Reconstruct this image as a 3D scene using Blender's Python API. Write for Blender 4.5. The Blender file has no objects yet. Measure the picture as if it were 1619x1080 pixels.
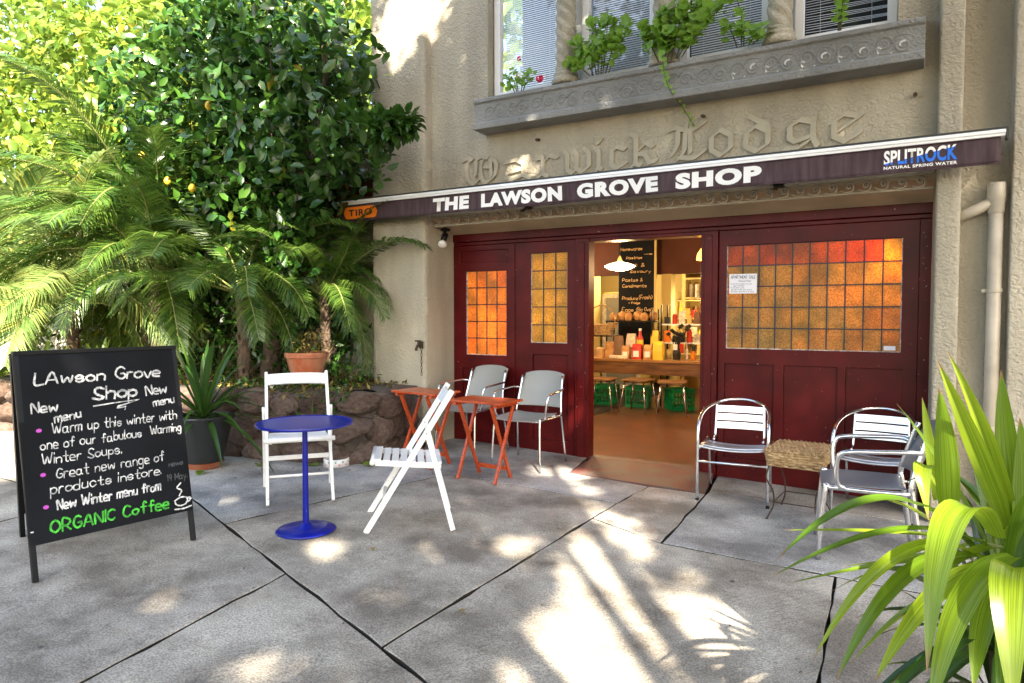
import bpy, bmesh, math, random
import numpy as np
from mathutils import Vector, Matrix, Quaternion
R = math.radians
SC = bpy.context.scene
COL = SC.collection
rnd = random.Random(7)

# ---------------------------------------------------------------- camera, sky, sun, exposure
cam = bpy.data.cameras.new('camera'); camo = bpy.data.objects.new('camera', cam); COL.objects.link(camo)
camo.location = (0, 0, 1.365)
yaw, pitch, roll = R(29.922), R(2.302), R(-0.064)
fwd = Vector((-math.sin(yaw)*math.cos(pitch), math.cos(yaw)*math.cos(pitch), -math.sin(pitch)))
camo.rotation_euler = fwd.to_track_quat('-Z', 'Y').to_euler()
cam.sensor_width = 36; cam.lens = 36*1083.7/1619; cam.clip_end = 500; cam.clip_start = .05
SC.camera = camo
SUN = Vector((.475, -.598, .643)).normalized()          # towards the sun
w = bpy.data.worlds.new('World'); SC.world = w; w.use_nodes = True
nt = w.node_tree; bg = nt.nodes['Background']
sky = nt.nodes.new('ShaderNodeTexSky'); sky.sky_type = 'NISHITA'; sky.sun_disc = False
sky.sun_elevation = math.asin(SUN.z); sky.sun_rotation = math.atan2(SUN.x, SUN.y)
sky.air_density = 1.3; sky.dust_density = 3.0; sky.ozone_density = 1.0
nt.links.new(sky.outputs[0], bg.inputs[0]); bg.inputs[1].default_value = .088
sl = bpy.data.lights.new('sun', 'SUN'); so = bpy.data.objects.new('sun', sl); COL.objects.link(so)
so.rotation_euler = SUN.to_track_quat('Z', 'Y').to_euler(); sl.energy = 5.0; sl.angle = R(.8); sl.color = (1, .88, .70)
so.location = (8, -10, 12)
SC.view_settings.view_transform = 'Standard'; SC.view_settings.look = 'None'
SC.view_settings.gamma = 1; SC.view_settings.use_curve_mapping = False
SC.view_settings.exposure = 2.86
SC.render.engine = 'CYCLES'
SC.cycles.max_bounces = 8; SC.cycles.diffuse_bounces = 4; SC.cycles.transparent_max_bounces = 12
SC.cycles.sample_clamp_indirect = 8; SC.cycles.caustics_reflective = False; SC.cycles.caustics_refractive = False
SC.cycles.use_denoising = True

# ---------------------------------------------------------------- materials
def mat(name, col, rough=.6, metal=0., bump=None, bumps=.3, var=.0, vscale=6., vcol=None, coat=0., spec=.5, detail=6, dist=.01, speck=None, stretch=None, coords='Object'):
    m = bpy.data.materials.new(name); m.use_nodes = True
    n = m.node_tree.nodes; l = m.node_tree.links; b = n['Principled BSDF']
    b.inputs['Base Color'].default_value = (*col, 1); b.inputs['Roughness'].default_value = rough
    b.inputs['Metallic'].default_value = metal; b.inputs['Coat Weight'].default_value = coat
    b.inputs['Specular IOR Level'].default_value = spec
    tc = n.new('ShaderNodeTexCoord'); vec = tc.outputs[coords]
    if stretch:
        mp = n.new('ShaderNodeMapping'); mp.inputs['Scale'].default_value = stretch; l.new(vec, mp.inputs[0]); vec = mp.outputs[0]
    out = None
    if var or vcol:
        t = n.new('ShaderNodeTexNoise'); t.inputs['Scale'].default_value = vscale; t.inputs['Detail'].default_value = detail; l.new(vec, t.inputs[0])
        cr = n.new('ShaderNodeValToRGB'); l.new(t.outputs[0], cr.inputs[0])
        c2 = vcol or tuple(c*(1-var) for c in col); c1 = col if vcol else tuple(min(1, c*(1+var)) for c in col)
        cr.color_ramp.elements[0].position = .35; cr.color_ramp.elements[1].position = .65
        cr.color_ramp.elements[0].color = (*c2, 1); cr.color_ramp.elements[1].color = (*c1, 1)
        out = cr.outputs[0]
    if speck:
        sc, th, scol = speck
        t = n.new('ShaderNodeTexNoise'); t.inputs['Scale'].default_value = sc; t.inputs['Detail'].default_value = 3; l.new(vec, t.inputs[0])
        mr = n.new('ShaderNodeMapRange'); mr.inputs[1].default_value = th; mr.inputs[2].default_value = th+.03; l.new(t.outputs[0], mr.inputs[0])
        mx = n.new('ShaderNodeMix'); mx.data_type = 'RGBA'; l.new(mr.outputs[0], mx.inputs[0])
        if out: l.new(out, mx.inputs[6])
        else: mx.inputs[6].default_value = (*col, 1)
        mx.inputs[7].default_value = (*scol, 1); out = mx.outputs[2]
    if out: l.new(out, b.inputs['Base Color'])
    if bump:
        t = n.new('ShaderNodeTexNoise'); t.inputs['Scale'].default_value = bump; t.inputs['Detail'].default_value = 8; l.new(vec, t.inputs[0])
        bp = n.new('ShaderNodeBump'); bp.inputs['Strength'].default_value = bumps; bp.inputs['Distance'].default_value = dist
        l.new(t.outputs[0], bp.inputs['Height']); l.new(bp.outputs[0], b.inputs['Normal'])
    return m

def leafmat(name, c1, c2, rough=.35, trans=.35, tcol=None, yellow=0., vein=False):
    m = bpy.data.materials.new(name); m.use_nodes = True
    n = m.node_tree.nodes; l = m.node_tree.links; b = n['Principled BSDF']; o = n['Material Output']
    g = n.new('ShaderNodeNewGeometry'); cr = n.new('ShaderNodeValToRGB'); l.new(g.outputs['Random Per Island'], cr.inputs[0])
    e = cr.color_ramp.elements; e[0].color = (*c1, 1); e[1].color = (*c2, 1)
    if yellow:
        e2 = cr.color_ramp.elements.new(1-yellow); e2.color = (*c2, 1); e[-1].color = (.35, .30, .03, 1)
        cr.color_ramp.elements[1].position = 1-yellow
    col = cr.outputs[0]
    if vein:
        tc = n.new('ShaderNodeTexCoord')
        wv = n.new('ShaderNodeTexNoise'); wv.inputs['Scale'].default_value = 1; wv.inputs['Detail'].default_value = 3
        oi = n.new('ShaderNodeObjectInfo'); l.new(oi.outputs['Random'], cr.inputs[0]); uv = n.new('ShaderNodeUVMap'); mp = n.new('ShaderNodeMapping'); cx_ = n.new('ShaderNodeCombineXYZ'); mu = n.new('ShaderNodeMath'); mu.operation = 'MULTIPLY'; mu.inputs[1].default_value = 37; l.new(oi.outputs['Random'], mu.inputs[0]); l.new(mu.outputs[0], cx_.inputs[2]); l.new(cx_.outputs[0], mp.inputs['Location']); mp.inputs['Scale'].default_value = (1.2, 40, 1); l.new(uv.outputs[0], mp.inputs[0]); l.new(mp.outputs[0], wv.inputs[0])
        mx = n.new('ShaderNodeMix'); mx.data_type = 'RGBA'; mx.blend_type = 'MULTIPLY'; mx.inputs[0].default_value = .65; l.new(col, mx.inputs[6])
        cr2 = n.new('ShaderNodeValToRGB'); cr2.color_ramp.elements[0].position = .35; cr2.color_ramp.elements[1].position = .65
        cr2.color_ramp.elements[0].color = (.45, .5, .3, 1); cr2.color_ramp.elements[1].color = (1.5, 1.4, 1.3, 1)
        l.new(wv.outputs[0], cr2.inputs[0]); l.new(cr2.outputs[0], mx.inputs[7]); col = mx.outputs[2]
        sp_ = n.new('ShaderNodeSeparateXYZ'); l.new(uv.outputs[0], sp_.inputs[0]); n3 = n.new('ShaderNodeTexNoise'); n3.inputs['Scale'].default_value = 30; l.new(uv.outputs[0], n3.inputs[0])
        ma = n.new('ShaderNodeMath'); ma.operation = 'MULTIPLY_ADD'; l.new(n3.outputs[0], ma.inputs[0]); ma.inputs[1].default_value = .08; l.new(sp_.outputs[0], ma.inputs[2])
        m4 = n.new('ShaderNodeMapRange'); m4.inputs[1].default_value = .985; m4.inputs[2].default_value = 1.02; l.new(ma.outputs[0], m4.inputs[0])
        m5 = n.new('ShaderNodeMix'); m5.data_type = 'RGBA'; l.new(m4.outputs[0], m5.inputs[0]); l.new(col, m5.inputs[6]); m5.inputs[7].default_value = (.25, .15, .06, 1); col = m5.outputs[2]
    l.new(col, b.inputs['Base Color']); b.inputs['Roughness'].default_value = rough
    tr = n.new('ShaderNodeBsdfTranslucent'); hs = n.new('ShaderNodeHueSaturation'); hs.inputs['Value'].default_value = 1.8; hs.inputs['Hue'].default_value = .485
    l.new(col, hs.inputs['Color']); l.new(hs.outputs[0], tr.inputs[0])
    ms = n.new('ShaderNodeMixShader'); ms.inputs[0].default_value = trans; l.new(b.outputs[0], ms.inputs[1]); l.new(tr.outputs[0], ms.inputs[2]); l.new(ms.outputs[0], o.inputs[0])
    return m

def emis(name, col, s):
    m = bpy.data.materials.new(name); m.use_nodes = True; b = m.node_tree.nodes['Principled BSDF']
    b.inputs['Base Color'].default_value = (*col, 1); b.inputs['Emission Color'].default_value = (*col, 1); b.inputs['Emission Strength'].default_value = s
    return m

M = {}
def stucco(name, col):
    m = bpy.data.materials.new(name); m.use_nodes = True; n = m.node_tree.nodes; l = m.node_tree.links; b = n['Principled BSDF']
    tc = n.new('ShaderNodeTexCoord'); v = tc.outputs['Object']
    a = n.new('ShaderNodeTexNoise'); a.inputs['Scale'].default_value = 26; a.inputs['Detail'].default_value = 5; l.new(v, a.inputs[0])
    vo = n.new('ShaderNodeTexVoronoi'); vo.inputs['Scale'].default_value = 55; vo.feature = 'SMOOTH_F1'
    dm = n.new('ShaderNodeMixRGB'); dm.inputs[0].default_value = .06; l.new(v, dm.inputs[1]); l.new(a.outputs['Color'], dm.inputs[2]); l.new(dm.outputs[0], vo.inputs[0])
    ad = n.new('ShaderNodeMath'); ad.operation = 'MULTIPLY_ADD'; l.new(a.outputs[0], ad.inputs[0]); ad.inputs[1].default_value = .8; l.new(vo.outputs[0], ad.inputs[2])
    bp = n.new('ShaderNodeBump'); bp.inputs['Strength'].default_value = .75; bp.inputs['Distance'].default_value = .012; l.new(ad.outputs[0], bp.inputs['Height']); l.new(bp.outputs[0], b.inputs['Normal'])
    st = n.new('ShaderNodeTexNoise'); st.inputs['Scale'].default_value = 1; st.inputs['Detail'].default_value = 7
    mp = n.new('ShaderNodeMapping'); mp.inputs['Scale'].default_value = (3.2, 3.2, .8); l.new(v, mp.inputs[0]); l.new(mp.outputs[0], st.inputs[0])
    cr = n.new('ShaderNodeValToRGB'); l.new(st.outputs[0], cr.inputs[0]); cr.color_ramp.elements[0].position = .3; cr.color_ramp.elements[1].position = .7
    cr.color_ramp.elements[0].color = (*[c*.74 for c in col], 1); cr.color_ramp.elements[1].color = (*[min(1, c*1.12) for c in col], 1)
    l.new(cr.outputs[0], b.inputs['Base Color']); b.inputs['Roughness'].default_value = .85; return m
M['stucco'] = stucco('stucco', (.41, .37, .285))
M['ledge'] = stucco('ledge', (.23, .23, .22))
M['letter'] = mat('letter', (.41, .37, .285), .85, bump=40, bumps=.2, var=.12)
M['plaster'] = mat('plaster', (.43, .36, .24), .8, bump=20, bumps=.3, var=.15, vscale=3)
M['maroon'] = mat('maroon', (.075, .0055, .006), .33, bump=9, bumps=.12, var=.3, vscale=3, speck=(48, .71, (.42, .33, .31)), spec=.16)
M['terracotta_paint'] = mat('terracotta_paint', (.22, .07, .035), .7, var=.2)
M['white_paint'] = mat('white_paint', (.8, .8, .78), .35, var=.05, vscale=12, bump=30, bumps=.08, speck=(55, .70, (.30, .24, .18)))
M['white_frame'] = mat('white_frame', (.82, .83, .84), .4)
M['slat_white'] = mat('slat_white', (.88, .9, .92), .4)
M['blue'] = mat('blue', (.004, .009, .22), .3, spec=.35, var=.12, bump=60, bumps=.03, speck=(45, .71, (.16, .18, .28)))
M['redwood'] = mat('redwood', (.42, .06, .012), .32, coat=.2, var=.35, vscale=5, stretch=(3, 20, 20), bump=12, bumps=.15)
M['alu'] = mat('alu', (.72, .73, .76), .2, 1, bump=80, bumps=.03, var=.1, vscale=20)
M['alub'] = mat('alub', (.72, .73, .75), .3, 1, bump=5, bumps=.1, stretch=(1, 60, 60), var=.12)
M['shell'] = mat('shell', (.27, .27, .25), .42, bump=200, bumps=.06)
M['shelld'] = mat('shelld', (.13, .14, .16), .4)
M['black'] = mat('black', (.006, .006, .007), .45, var=.4, vscale=3, spec=.25)
M['slate'] = mat('slate', (.004, .0045, .006), .5, vscale=2.2, vcol=(.009, .010, .014), bump=40, bumps=.05, spec=.12)
M['chalk'] = mat('chalk', (.82, .82, .82), .9, vcol=(.30, .31, .33), vscale=45, detail=3); M['chalkf'] = mat('chalkf', (.07, .075, .085), .9)
M['chalkg'] = mat('chalkg', (.09, .65, .06), .9, vcol=(.04, .25, .03), vscale=45, detail=3); M['chalkp'] = mat('chalkp', (.5, .08, .5), .9)
M['awning'] = mat('awning', (.032, .012, .018), .7, var=.25, vscale=3, vcol=(.065, .036, .044), stretch=(9, 9, 1), bump=150, bumps=.1)
M['rail'] = mat('rail', (.8, .8, .82), .3, .15)
M['railblk'] = mat('railblk', (.02, .02, .02), .4)
M['print_w'] = mat('print_w', (.85, .85, .85), .6); M['print_k'] = mat('print_k', (.01, .01, .01), .6)
M['orange'] = mat('orange', (.85, .2, .005), .6)
M['paper'] = mat('paper', (.8, .8, .85), .7); M['ink'] = mat('ink', (.05, .05, .12), .8)
M['lead'] = mat('lead', (.035, .035, .04), .4, .6)
M['crumb'] = mat('crumb', (.06, .04, .02), .9, var=.6, vscale=9)
M['putty'] = mat('putty', (.45, .42, .38), .7, var=.5, vscale=30)
M['terracotta'] = mat('terracotta', (.36, .075, .022), .75, vcol=(.42, .22, .13), vscale=7, stretch=(1, 1, .5), bump=30, bumps=.2)
M['pipe'] = mat('pipe', (.42, .37, .29), .45, var=.15, speck=(30, .72, (.12, .07, .05)))
M['rust'] = mat('rust', (.07, .045, .03), .7, .5, bump=60, bumps=.4)
M['soil'] = mat('soil', (.045, .03, .02), .95, bump=20, bumps=1., var=.5, vscale=20, dist=.03)
M['bark'] = mat('bark', (.09, .06, .04), .9, bump=25, bumps=.9, var=.4, vscale=15, dist=.02)
M['rock'] = mat('rock', (.085, .035, .022), .85, vcol=(.15, .10, .065), vscale=4, bump=13, bumps=.9, dist=.03, speck=(25, .66, (.05, .03, .025)), coords='Object')
_m = M['rock']; _n = _m.node_tree.nodes; _l = _m.node_tree.links; _b = _n['Principled BSDF']; _src = _b.inputs['Base Color'].links[0].from_socket
_oi = _n.new('ShaderNodeObjectInfo'); _h = _n.new('ShaderNodeHueSaturation'); _l.new(_src, _h.inputs['Color']); _mr = _n.new('ShaderNodeMapRange'); _mr.inputs[3].default_value = .4; _mr.inputs[4].default_value = 1.3; _l.new(_oi.outputs['Random'], _mr.inputs[0]); _l.new(_mr.outputs[0], _h.inputs['Value'])
_mr2 = _n.new('ShaderNodeMapRange'); _mr2.inputs[3].default_value = 1.1; _mr2.inputs[4].default_value = .6; _l.new(_oi.outputs['Random'], _mr2.inputs[0]); _l.new(_mr2.outputs[0], _h.inputs['Saturation']); _l.new(_h.outputs[0], _b.inputs['Base Color'])
M['mortar'] = mat('mortar', (.08, .062, .05), .9, bump=25, bumps=.8, var=.3, dist=.02)
M['wicker'] = mat('wicker', (.52, .36, .18), .7, vcol=(.26, .15, .06), vscale=30, bump=90, bumps=.6, stretch=(1, 1, 1))
M['leaf_tree'] = leafmat('leaf_tree', (.010, .040, .008), (.055, .135, .018), .25, .22, yellow=.012)
M['leaf_bright'] = leafmat('leaf_bright', (.07, .14, .018), (.19, .27, .04), .4, .4, yellow=.08)
M['leaf_palm'] = leafmat('leaf_palm', (.022, .065, .010), (.095, .165, .025), .35, .25, yellow=.02)
M['leaf_palm_sunlit'] = leafmat('leaf_palm_sunlit', (.06, .12, .025), (.20, .26, .08), .4, .3, yellow=.05)  # palm leaf copy with sunlight put into its lighter colour
M['leaf_yucca'] = leafmat('leaf_yucca', (.06, .14, .012), (.24, .34, .022), .28, .4, vein=True)
M['leaf_dark'] = leafmat('leaf_dark', (.015, .05, .01), (.05, .11, .02), .3, .3, vein=True)
M['leaf_ger'] = leafmat('leaf_ger', (.10, .24, .025), (.24, .40, .05), .45, .35, yellow=.06)
M['leaf_street'] = leafmat('leaf_street', (.02, .05, .015), (.05, .09, .02), .5, .15)
M['leaf_dry'] = leafmat('leaf_dry', (.12, .07, .02), (.30, .25, .04), .6, .2)
M['stem'] = mat('stem', (.07, .06, .02), .7)
M['palm_stem'] = mat('palm_stem', (.16, .18, .05), .6)
M['pink'] = mat('pink', (.7, .02, .12), .6)
M['lemon'] = mat('lemon', (.6, .4, .03), .5)
M['potblk'] = mat('potblk', (.02, .022, .022), .4, bump=15, bumps=.1)
M['bowl'] = mat('bowl', (.75, .75, .72), .2)
M['crate'] = mat('crate', (.0, .22, .07), .4)
M['timber'] = mat('timber', (.20, .095, .035), .4, vcol=(.07, .025, .01), vscale=2.5, stretch=(1, 8, 8), bump=8, bumps=.1)
M['timber_top'] = mat('timber_top', (.36, .18, .06), .35, vcol=(.22, .10, .03), vscale=2.5, stretch=(1, 8, 8))
M['cream'] = mat('cream', (.62, .46, .17), .7); M['inwall'] = mat('inwall', (.10, .03, .018), .8, var=.2, vscale=2)
M['infloor'] = mat('infloor', (.13, .045, .025), .3, vcol=(.07, .032, .022), vscale=3, bump=30, bumps=.05, speck=(6, .72, (.5, .3, .15)))
M['ply'] = mat('ply', (.20, .10, .04), .5); M['brown'] = mat('brown', (.14, .05, .02), .5)
M['apron'] = mat('apron', (.12, .035, .03), .6, vcol=(.10, .075, .065), vscale=5, bump=60, bumps=.3)
def concrete(name, c1, c2, lines=None):
    m = bpy.data.materials.new(name); m.use_nodes = True; n = m.node_tree.nodes; l = m.node_tree.links; b = n['Principled BSDF']
    g = n.new('ShaderNodeNewGeometry'); v = g.outputs['Position']
    a = n.new('ShaderNodeTexNoise'); a.inputs['Scale'].default_value = 1.7; a.inputs['Detail'].default_value = 9; a.inputs['Roughness'].default_value = .62; l.new(v, a.inputs[0])
    cr = n.new('ShaderNodeValToRGB'); cr.color_ramp.elements[0].position = .38; cr.color_ramp.elements[1].position = .62
    cr.color_ramp.elements[0].color = (*c1, 1); cr.color_ramp.elements[1].color = (*c2, 1); l.new(a.outputs[0], cr.inputs[0])
    f = n.new('ShaderNodeTexNoise'); f.inputs['Scale'].default_value = 130; f.inputs['Detail'].default_value = 4; l.new(v, f.inputs[0])
    cr2 = n.new('ShaderNodeValToRGB'); cr2.color_ramp.elements[0].position = .36; cr2.color_ramp.elements[1].position = .62
    cr2.color_ramp.elements[0].color = (.38, .38, .38, 1); cr2.color_ramp.elements[1].color = (1.25, 1.25, 1.25, 1); l.new(f.outputs[0], cr2.inputs[0])
    mx = n.new('ShaderNodeMix'); mx.data_type = 'RGBA'; mx.blend_type = 'MULTIPLY'; mx.inputs[0].default_value = .75; l.new(cr.outputs[0], mx.inputs[6]); l.new(cr2.outputs[0], mx.inputs[7])
    # dark gum and oil spots
    s = n.new('ShaderNodeTexVoronoi'); s.inputs['Scale'].default_value = 2.6; s.inputs['Randomness'].default_value = 1
    mr = n.new('ShaderNodeMapRange'); mr.inputs[1].default_value = .045; mr.inputs[2].default_value = .03; l.new(v, s.inputs[0]); l.new(s.outputs['Distance'], mr.inputs[0])
    mx2 = n.new('ShaderNodeMix'); mx2.data_type = 'RGBA'; l.new(mr.outputs[0], mx2.inputs[0]); l.new(mx.outputs[2], mx2.inputs[6]); mx2.inputs[7].default_value = (.05, .05, .05, 1)
    l.new(mx2.outputs[2], b.inputs['Base Color']); b.inputs['Roughness'].default_value = .8
    bp = n.new('ShaderNodeBump'); bp.inputs['Strength'].default_value = .5; bp.inputs['Distance'].default_value = .004
    h = f.outputs[0]
    if lines:
        mp = n.new('ShaderNodeMapping'); mp.inputs['Rotation'].default_value = (0, 0, lines); l.new(v, mp.inputs[0])
        wv = n.new('ShaderNodeTexWave'); wv.inputs['Scale'].default_value = 9; wv.inputs['Distortion'].default_value = 1.2; wv.inputs['Detail Scale'].default_value = .5; l.new(mp.outputs[0], wv.inputs[0])
        ad = n.new('ShaderNodeMath'); ad.operation = 'MULTIPLY_ADD'; l.new(wv.outputs[0], ad.inputs[0]); ad.inputs[1].default_value = .35; l.new(h, ad.inputs[2]); h = ad.outputs[0]
    l.new(h, bp.inputs['Height']); l.new(bp.outputs[0], b.inputs['Normal'])
    return m
M['conc'] = concrete('conc', (.17, .15, .125), (.46, .43, .38))
M['conc_b'] = concrete('conc_b', (.17, .165, .16), (.46, .45, .43), 1.57)
M['conc_c'] = concrete('conc_c', (.17, .15, .125), (.46, .43, .37), .6)
M['joint'] = mat('joint', (.022, .018, .015), .95, bump=60, bumps=.6)
def glassmat(name, cols, lo=.78):
    m = bpy.data.materials.new(name); m.use_nodes = True; n = m.node_tree.nodes; l = m.node_tree.links; b = n['Principled BSDF']; o = n['Material Output']
    oi = n.new('ShaderNodeObjectInfo'); cr = n.new('ShaderNodeValToRGB'); l.new(oi.outputs['Random'], cr.inputs[0])
    e = cr.color_ramp.elements; e[0].color = (*cols[0], 1); e[1].color = (*cols[-1], 1)
    for i, c in enumerate(cols[1:-1]): x = e.new((i+1)/(len(cols)-1)); x.color = (*c, 1)
    g = n.new('ShaderNodeNewGeometry'); ns = n.new('ShaderNodeTexNoise'); ns.inputs['Scale'].default_value = 95; ns.inputs['Detail'].default_value = 3; l.new(g.outputs['Position'], ns.inputs[0])
    cr2 = n.new('ShaderNodeValToRGB'); cr2.color_ramp.elements[0].position = .35; cr2.color_ramp.elements[1].position = .65
    cr2.color_ramp.elements[0].color = (lo, lo*.8, lo*.6, 1); cr2.color_ramp.elements[1].color = (1.3, 1.3, 1.3, 1); l.new(ns.outputs[0], cr2.inputs[0])
    mx = n.new('ShaderNodeMix'); mx.data_type = 'RGBA'; mx.blend_type = 'MULTIPLY'; mx.inputs[0].default_value = 1; l.new(cr.outputs[0], mx.inputs[6]); l.new(cr2.outputs[0], mx.inputs[7])
    n5 = n.new('ShaderNodeTexNoise'); n5.inputs['Scale'].default_value = 5; n5.inputs['Detail'].default_value = 5; l.new(g.outputs['Position'], n5.inputs[0]); c5 = n.new('ShaderNodeValToRGB'); c5.color_ramp.elements[0].position = .36; c5.color_ramp.elements[1].position = .6; c5.color_ramp.elements[0].color = (.66, .70, .66, 1); c5.color_ramp.elements[1].color = (1.08, 1.06, 1, 1); l.new(n5.outputs[0], c5.inputs[0]); m6 = n.new('ShaderNodeMix'); m6.data_type = 'RGBA'; m6.blend_type = 'MULTIPLY'; m6.inputs[0].default_value = 1; l.new(mx.outputs[2], m6.inputs[6]); l.new(c5.outputs[0], m6.inputs[7]); mx = m6
    tr = n.new('ShaderNodeBsdfTranslucent'); l.new(mx.outputs[2], tr.inputs[0])
    b.inputs['Roughness'].default_value = .25; mc = n.new('ShaderNodeMix'); mc.data_type = 'RGBA'; mc.inputs[0].default_value = .55; l.new(mx.outputs[2], mc.inputs[6]); mc.inputs[7].default_value = (.12, .11, .08, 1); l.new(mc.outputs[2], b.inputs['Base Color'])
    bp = n.new('ShaderNodeBump'); bp.inputs['Strength'].default_value = .6; bp.inputs['Distance'].default_value = .004; l.new(ns.outputs[0], bp.inputs['Height'])
    l.new(bp.outputs[0], b.inputs['Normal']); l.new(bp.outputs[0], tr.inputs['Normal'])
    ms = n.new('ShaderNodeMixShader'); ms.inputs[0].default_value = .62; l.new(b.outputs[0], ms.inputs[1]); l.new(tr.outputs[0], ms.inputs[2]); l.new(ms.outputs[0], o.inputs[0])
    return m
M['amber'] = glassmat('amber', [(.70, .47, .08), (.74, .56, .12), (.62, .46, .09), (.72, .45, .06), (.60, .50, .15)])
M['orange_glass'] = glassmat('orange_glass', [(.95, .42, .05), (.9, .52, .09), (.95, .46, .05)])
M['amber_glow_tint'] = glassmat('amber_glow_tint', [(.75, .16, .015), (.75, .26, .03), (.6, .14, .02), (.8, .34, .05)])  # top-row panes: red of lamp glow and reflection put into the glass colour
M['yellow_glass'] = glassmat('yellow_glass', [(.75, .55, .08), (.8, .6, .12)])
def clear(name):
    m = bpy.data.materials.new(name); m.use_nodes = True; n = m.node_tree.nodes; l = m.node_tree.links; o = n['Material Output']
    t = n.new('ShaderNodeBsdfTransparent'); g = n.new('ShaderNodeBsdfGlossy'); g.inputs['Roughness'].default_value = .02
    f = n.new('ShaderNodeLayerWeight'); f.inputs[0].default_value = .5; ms = n.new('ShaderNodeMixShader')
    mm = n.new('ShaderNodeMath'); mm.operation = 'MULTIPLY_ADD'; l.new(f.outputs['Facing'], mm.inputs[0]); mm.inputs[1].default_value = .25; mm.inputs[2].default_value = .05
    l.new(mm.outputs[0], ms.inputs[0]); l.new(t.outputs[0], ms.inputs[1]); l.new(g.outputs[0], ms.inputs[2]); l.new(ms.outputs[0], o.inputs[0]); return m
M['glass'] = clear('glass')
M['dark'] = mat('dark', (.02, .02, .022), .6)

# ---------------------------------------------------------------- mesh helpers
class MB:
    def __init__(s): s.v = []; s.f = []; s.mi = []
    def add(s, vs, fs, mi=0):
        o = len(s.v); s.v += [tuple(v) for v in vs]; s.f += [tuple(i+o for i in f) for f in fs]; s.mi += [mi]*len(fs); return s
    def box(s, x0, x1, y0, y1, z0, z1, mi=0, T=None):
        vs = [Vector((x, y, z)) for x in (x0, x1) for y in (y0, y1) for z in (z0, z1)]
        if T is not None: vs = [T @ v for v in vs]
        return s.add(vs, [(0, 1, 3, 2), (4, 6, 7, 5), (0, 4, 5, 1), (2, 3, 7, 6), (0, 2, 6, 4), (1, 5, 7, 3)], mi)
    def bar(s, a, b, w, t, side=(0, 1, 0), mi=0):
        a = Vector(a); b = Vector(b); d = (b-a).normalized(); sd = Vector(side); sd = (sd - d*sd.dot(d)).normalized(); u = d.cross(sd)
        vs = [p + sd*(i*w/2) + u*(j*t/2) for p in (a, b) for i in (-1, 1) for j in (-1, 1)]
        return s.add(vs, [(0, 1, 3, 2), (4, 6, 7, 5), (0, 4, 5, 1), (2, 3, 7, 6), (0, 2, 6, 4), (1, 5, 7, 3)], mi)
    def tube(s, pts, r, n=8, cap=True, mi=0, closed=False):
        pts = [Vector(p) for p in pts]; rs = r if hasattr(r, '__len__') else [r]*len(pts)
        rings = []; prev = None; N = len(pts)
        for i, p in enumerate(pts):
            if closed: d = (pts[(i+1) % N]-pts[i-1]).normalized()
            else: d = (pts[min(i+1, N-1)]-pts[max(i-1, 0)]).normalized()
            if prev is None: u = d.orthogonal().normalized()
            else: u = (prev - d*prev.dot(d)).normalized()
            prev = u; v = d.cross(u)
            rings.append([p + u*math.cos(2*math.pi*k/n)*rs[i] + v*math.sin(2*math.pi*k/n)*rs[i] for k in range(n)])
        vs = [q for rg in rings for q in rg]; fs = []
        for i in range(N if closed else N-1):
            j = (i+1) % N
            for k in range(n): fs.append((i*n+k, i*n+(k+1) % n, j*n+(k+1) % n, j*n+k))
        if cap and not closed: fs += [tuple(range(n))[::-1], tuple((N-1)*n+k for k in range(n))]
        return s.add(vs, fs, mi)
    def lathe(s, prof, c=(0, 0, 0), n=24, mi=0, sx=1, sy=1):
        vs = []; fs = []
        for r, z in prof:
            for k in range(n):
                a = 2*math.pi*k/n; vs.append((c[0]+r*sx*math.cos(a), c[1]+r*sy*math.sin(a), c[2]+z))
        for i in range(len(prof)-1):
            for k in range(n): fs.append((i*n+k, i*n+(k+1) % n, (i+1)*n+(k+1) % n, (i+1)*n+k))
        return s.add(vs, fs, mi)
    def prism(s, poly, h, axis='z', o=0., mi=0):
        n = len(poly)
        def P(p, t): return {'z': (p[0], p[1], o+t), 'y': (p[0], o+t, p[1]), 'x': (o+t, p[0], p[1])}[axis]
        vs = [P(p, 0) for p in poly]+[P(p, h) for p in poly]
        fs = [tuple(range(n))[::-1], tuple(range(n, 2*n))]+[(i, (i+1) % n, n+(i+1) % n, n+i) for i in range(n)]
        return s.add(vs, fs, mi)
    def build(s, name, mats, parent=None, smooth=False, bevel=0, **kw):
        me = bpy.data.meshes.new(name); me.from_pydata(s.v, [], s.f)
        for m in (mats if isinstance(mats, (list, tuple)) else [mats]): me.materials.append(M[m] if isinstance(m, str) else m)
        if any(s.mi): me.polygons.foreach_set('material_index', s.mi)
        bm = bmesh.new(); bm.from_mesh(me); bmesh.ops.recalc_face_normals(bm, faces=bm.faces); bm.to_mesh(me); bm.free()
        if smooth: me.polygons.foreach_set('use_smooth', [True]*len(me.polygons))
        return link(name, me, parent, bevel, smooth, **kw)
def link(name, me, parent=None, bevel=0, smooth=False, loc=None, rot=None, kind=None, label=None, scale=None):
    o = bpy.data.objects.new(name, me); COL.objects.link(o); o.parent = parent
    if loc is not None: o.location = loc
    if rot is not None: o.rotation_euler = rot
    if scale is not None: o.scale = (scale,)*3 if not hasattr(scale, '__len__') else scale
    if bevel:
        b = o.modifiers.new('bevel', 'BEVEL'); b.width = bevel; b.segments = 2; b.limit_method = 'ANGLE'; b.angle_limit = R(40)
        me.polygons.foreach_set('use_smooth', [True]*len(me.polygons)); b.harden_normals = True
    elif smooth and isinstance(smooth, float):
        pass
    if kind: o['kind'] = kind
    if label: o['label'] = label
    return o
def thing(name, label, cat, loc=(0, 0, 0), rz=0, group=None, rot=None):
    o = bpy.data.objects.new(name, None); COL.objects.link(o); o.location = loc; o.rotation_euler = rot or (0, 0, rz)
    o.empty_display_size = .1; tag(o, label, cat, group); return o
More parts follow.
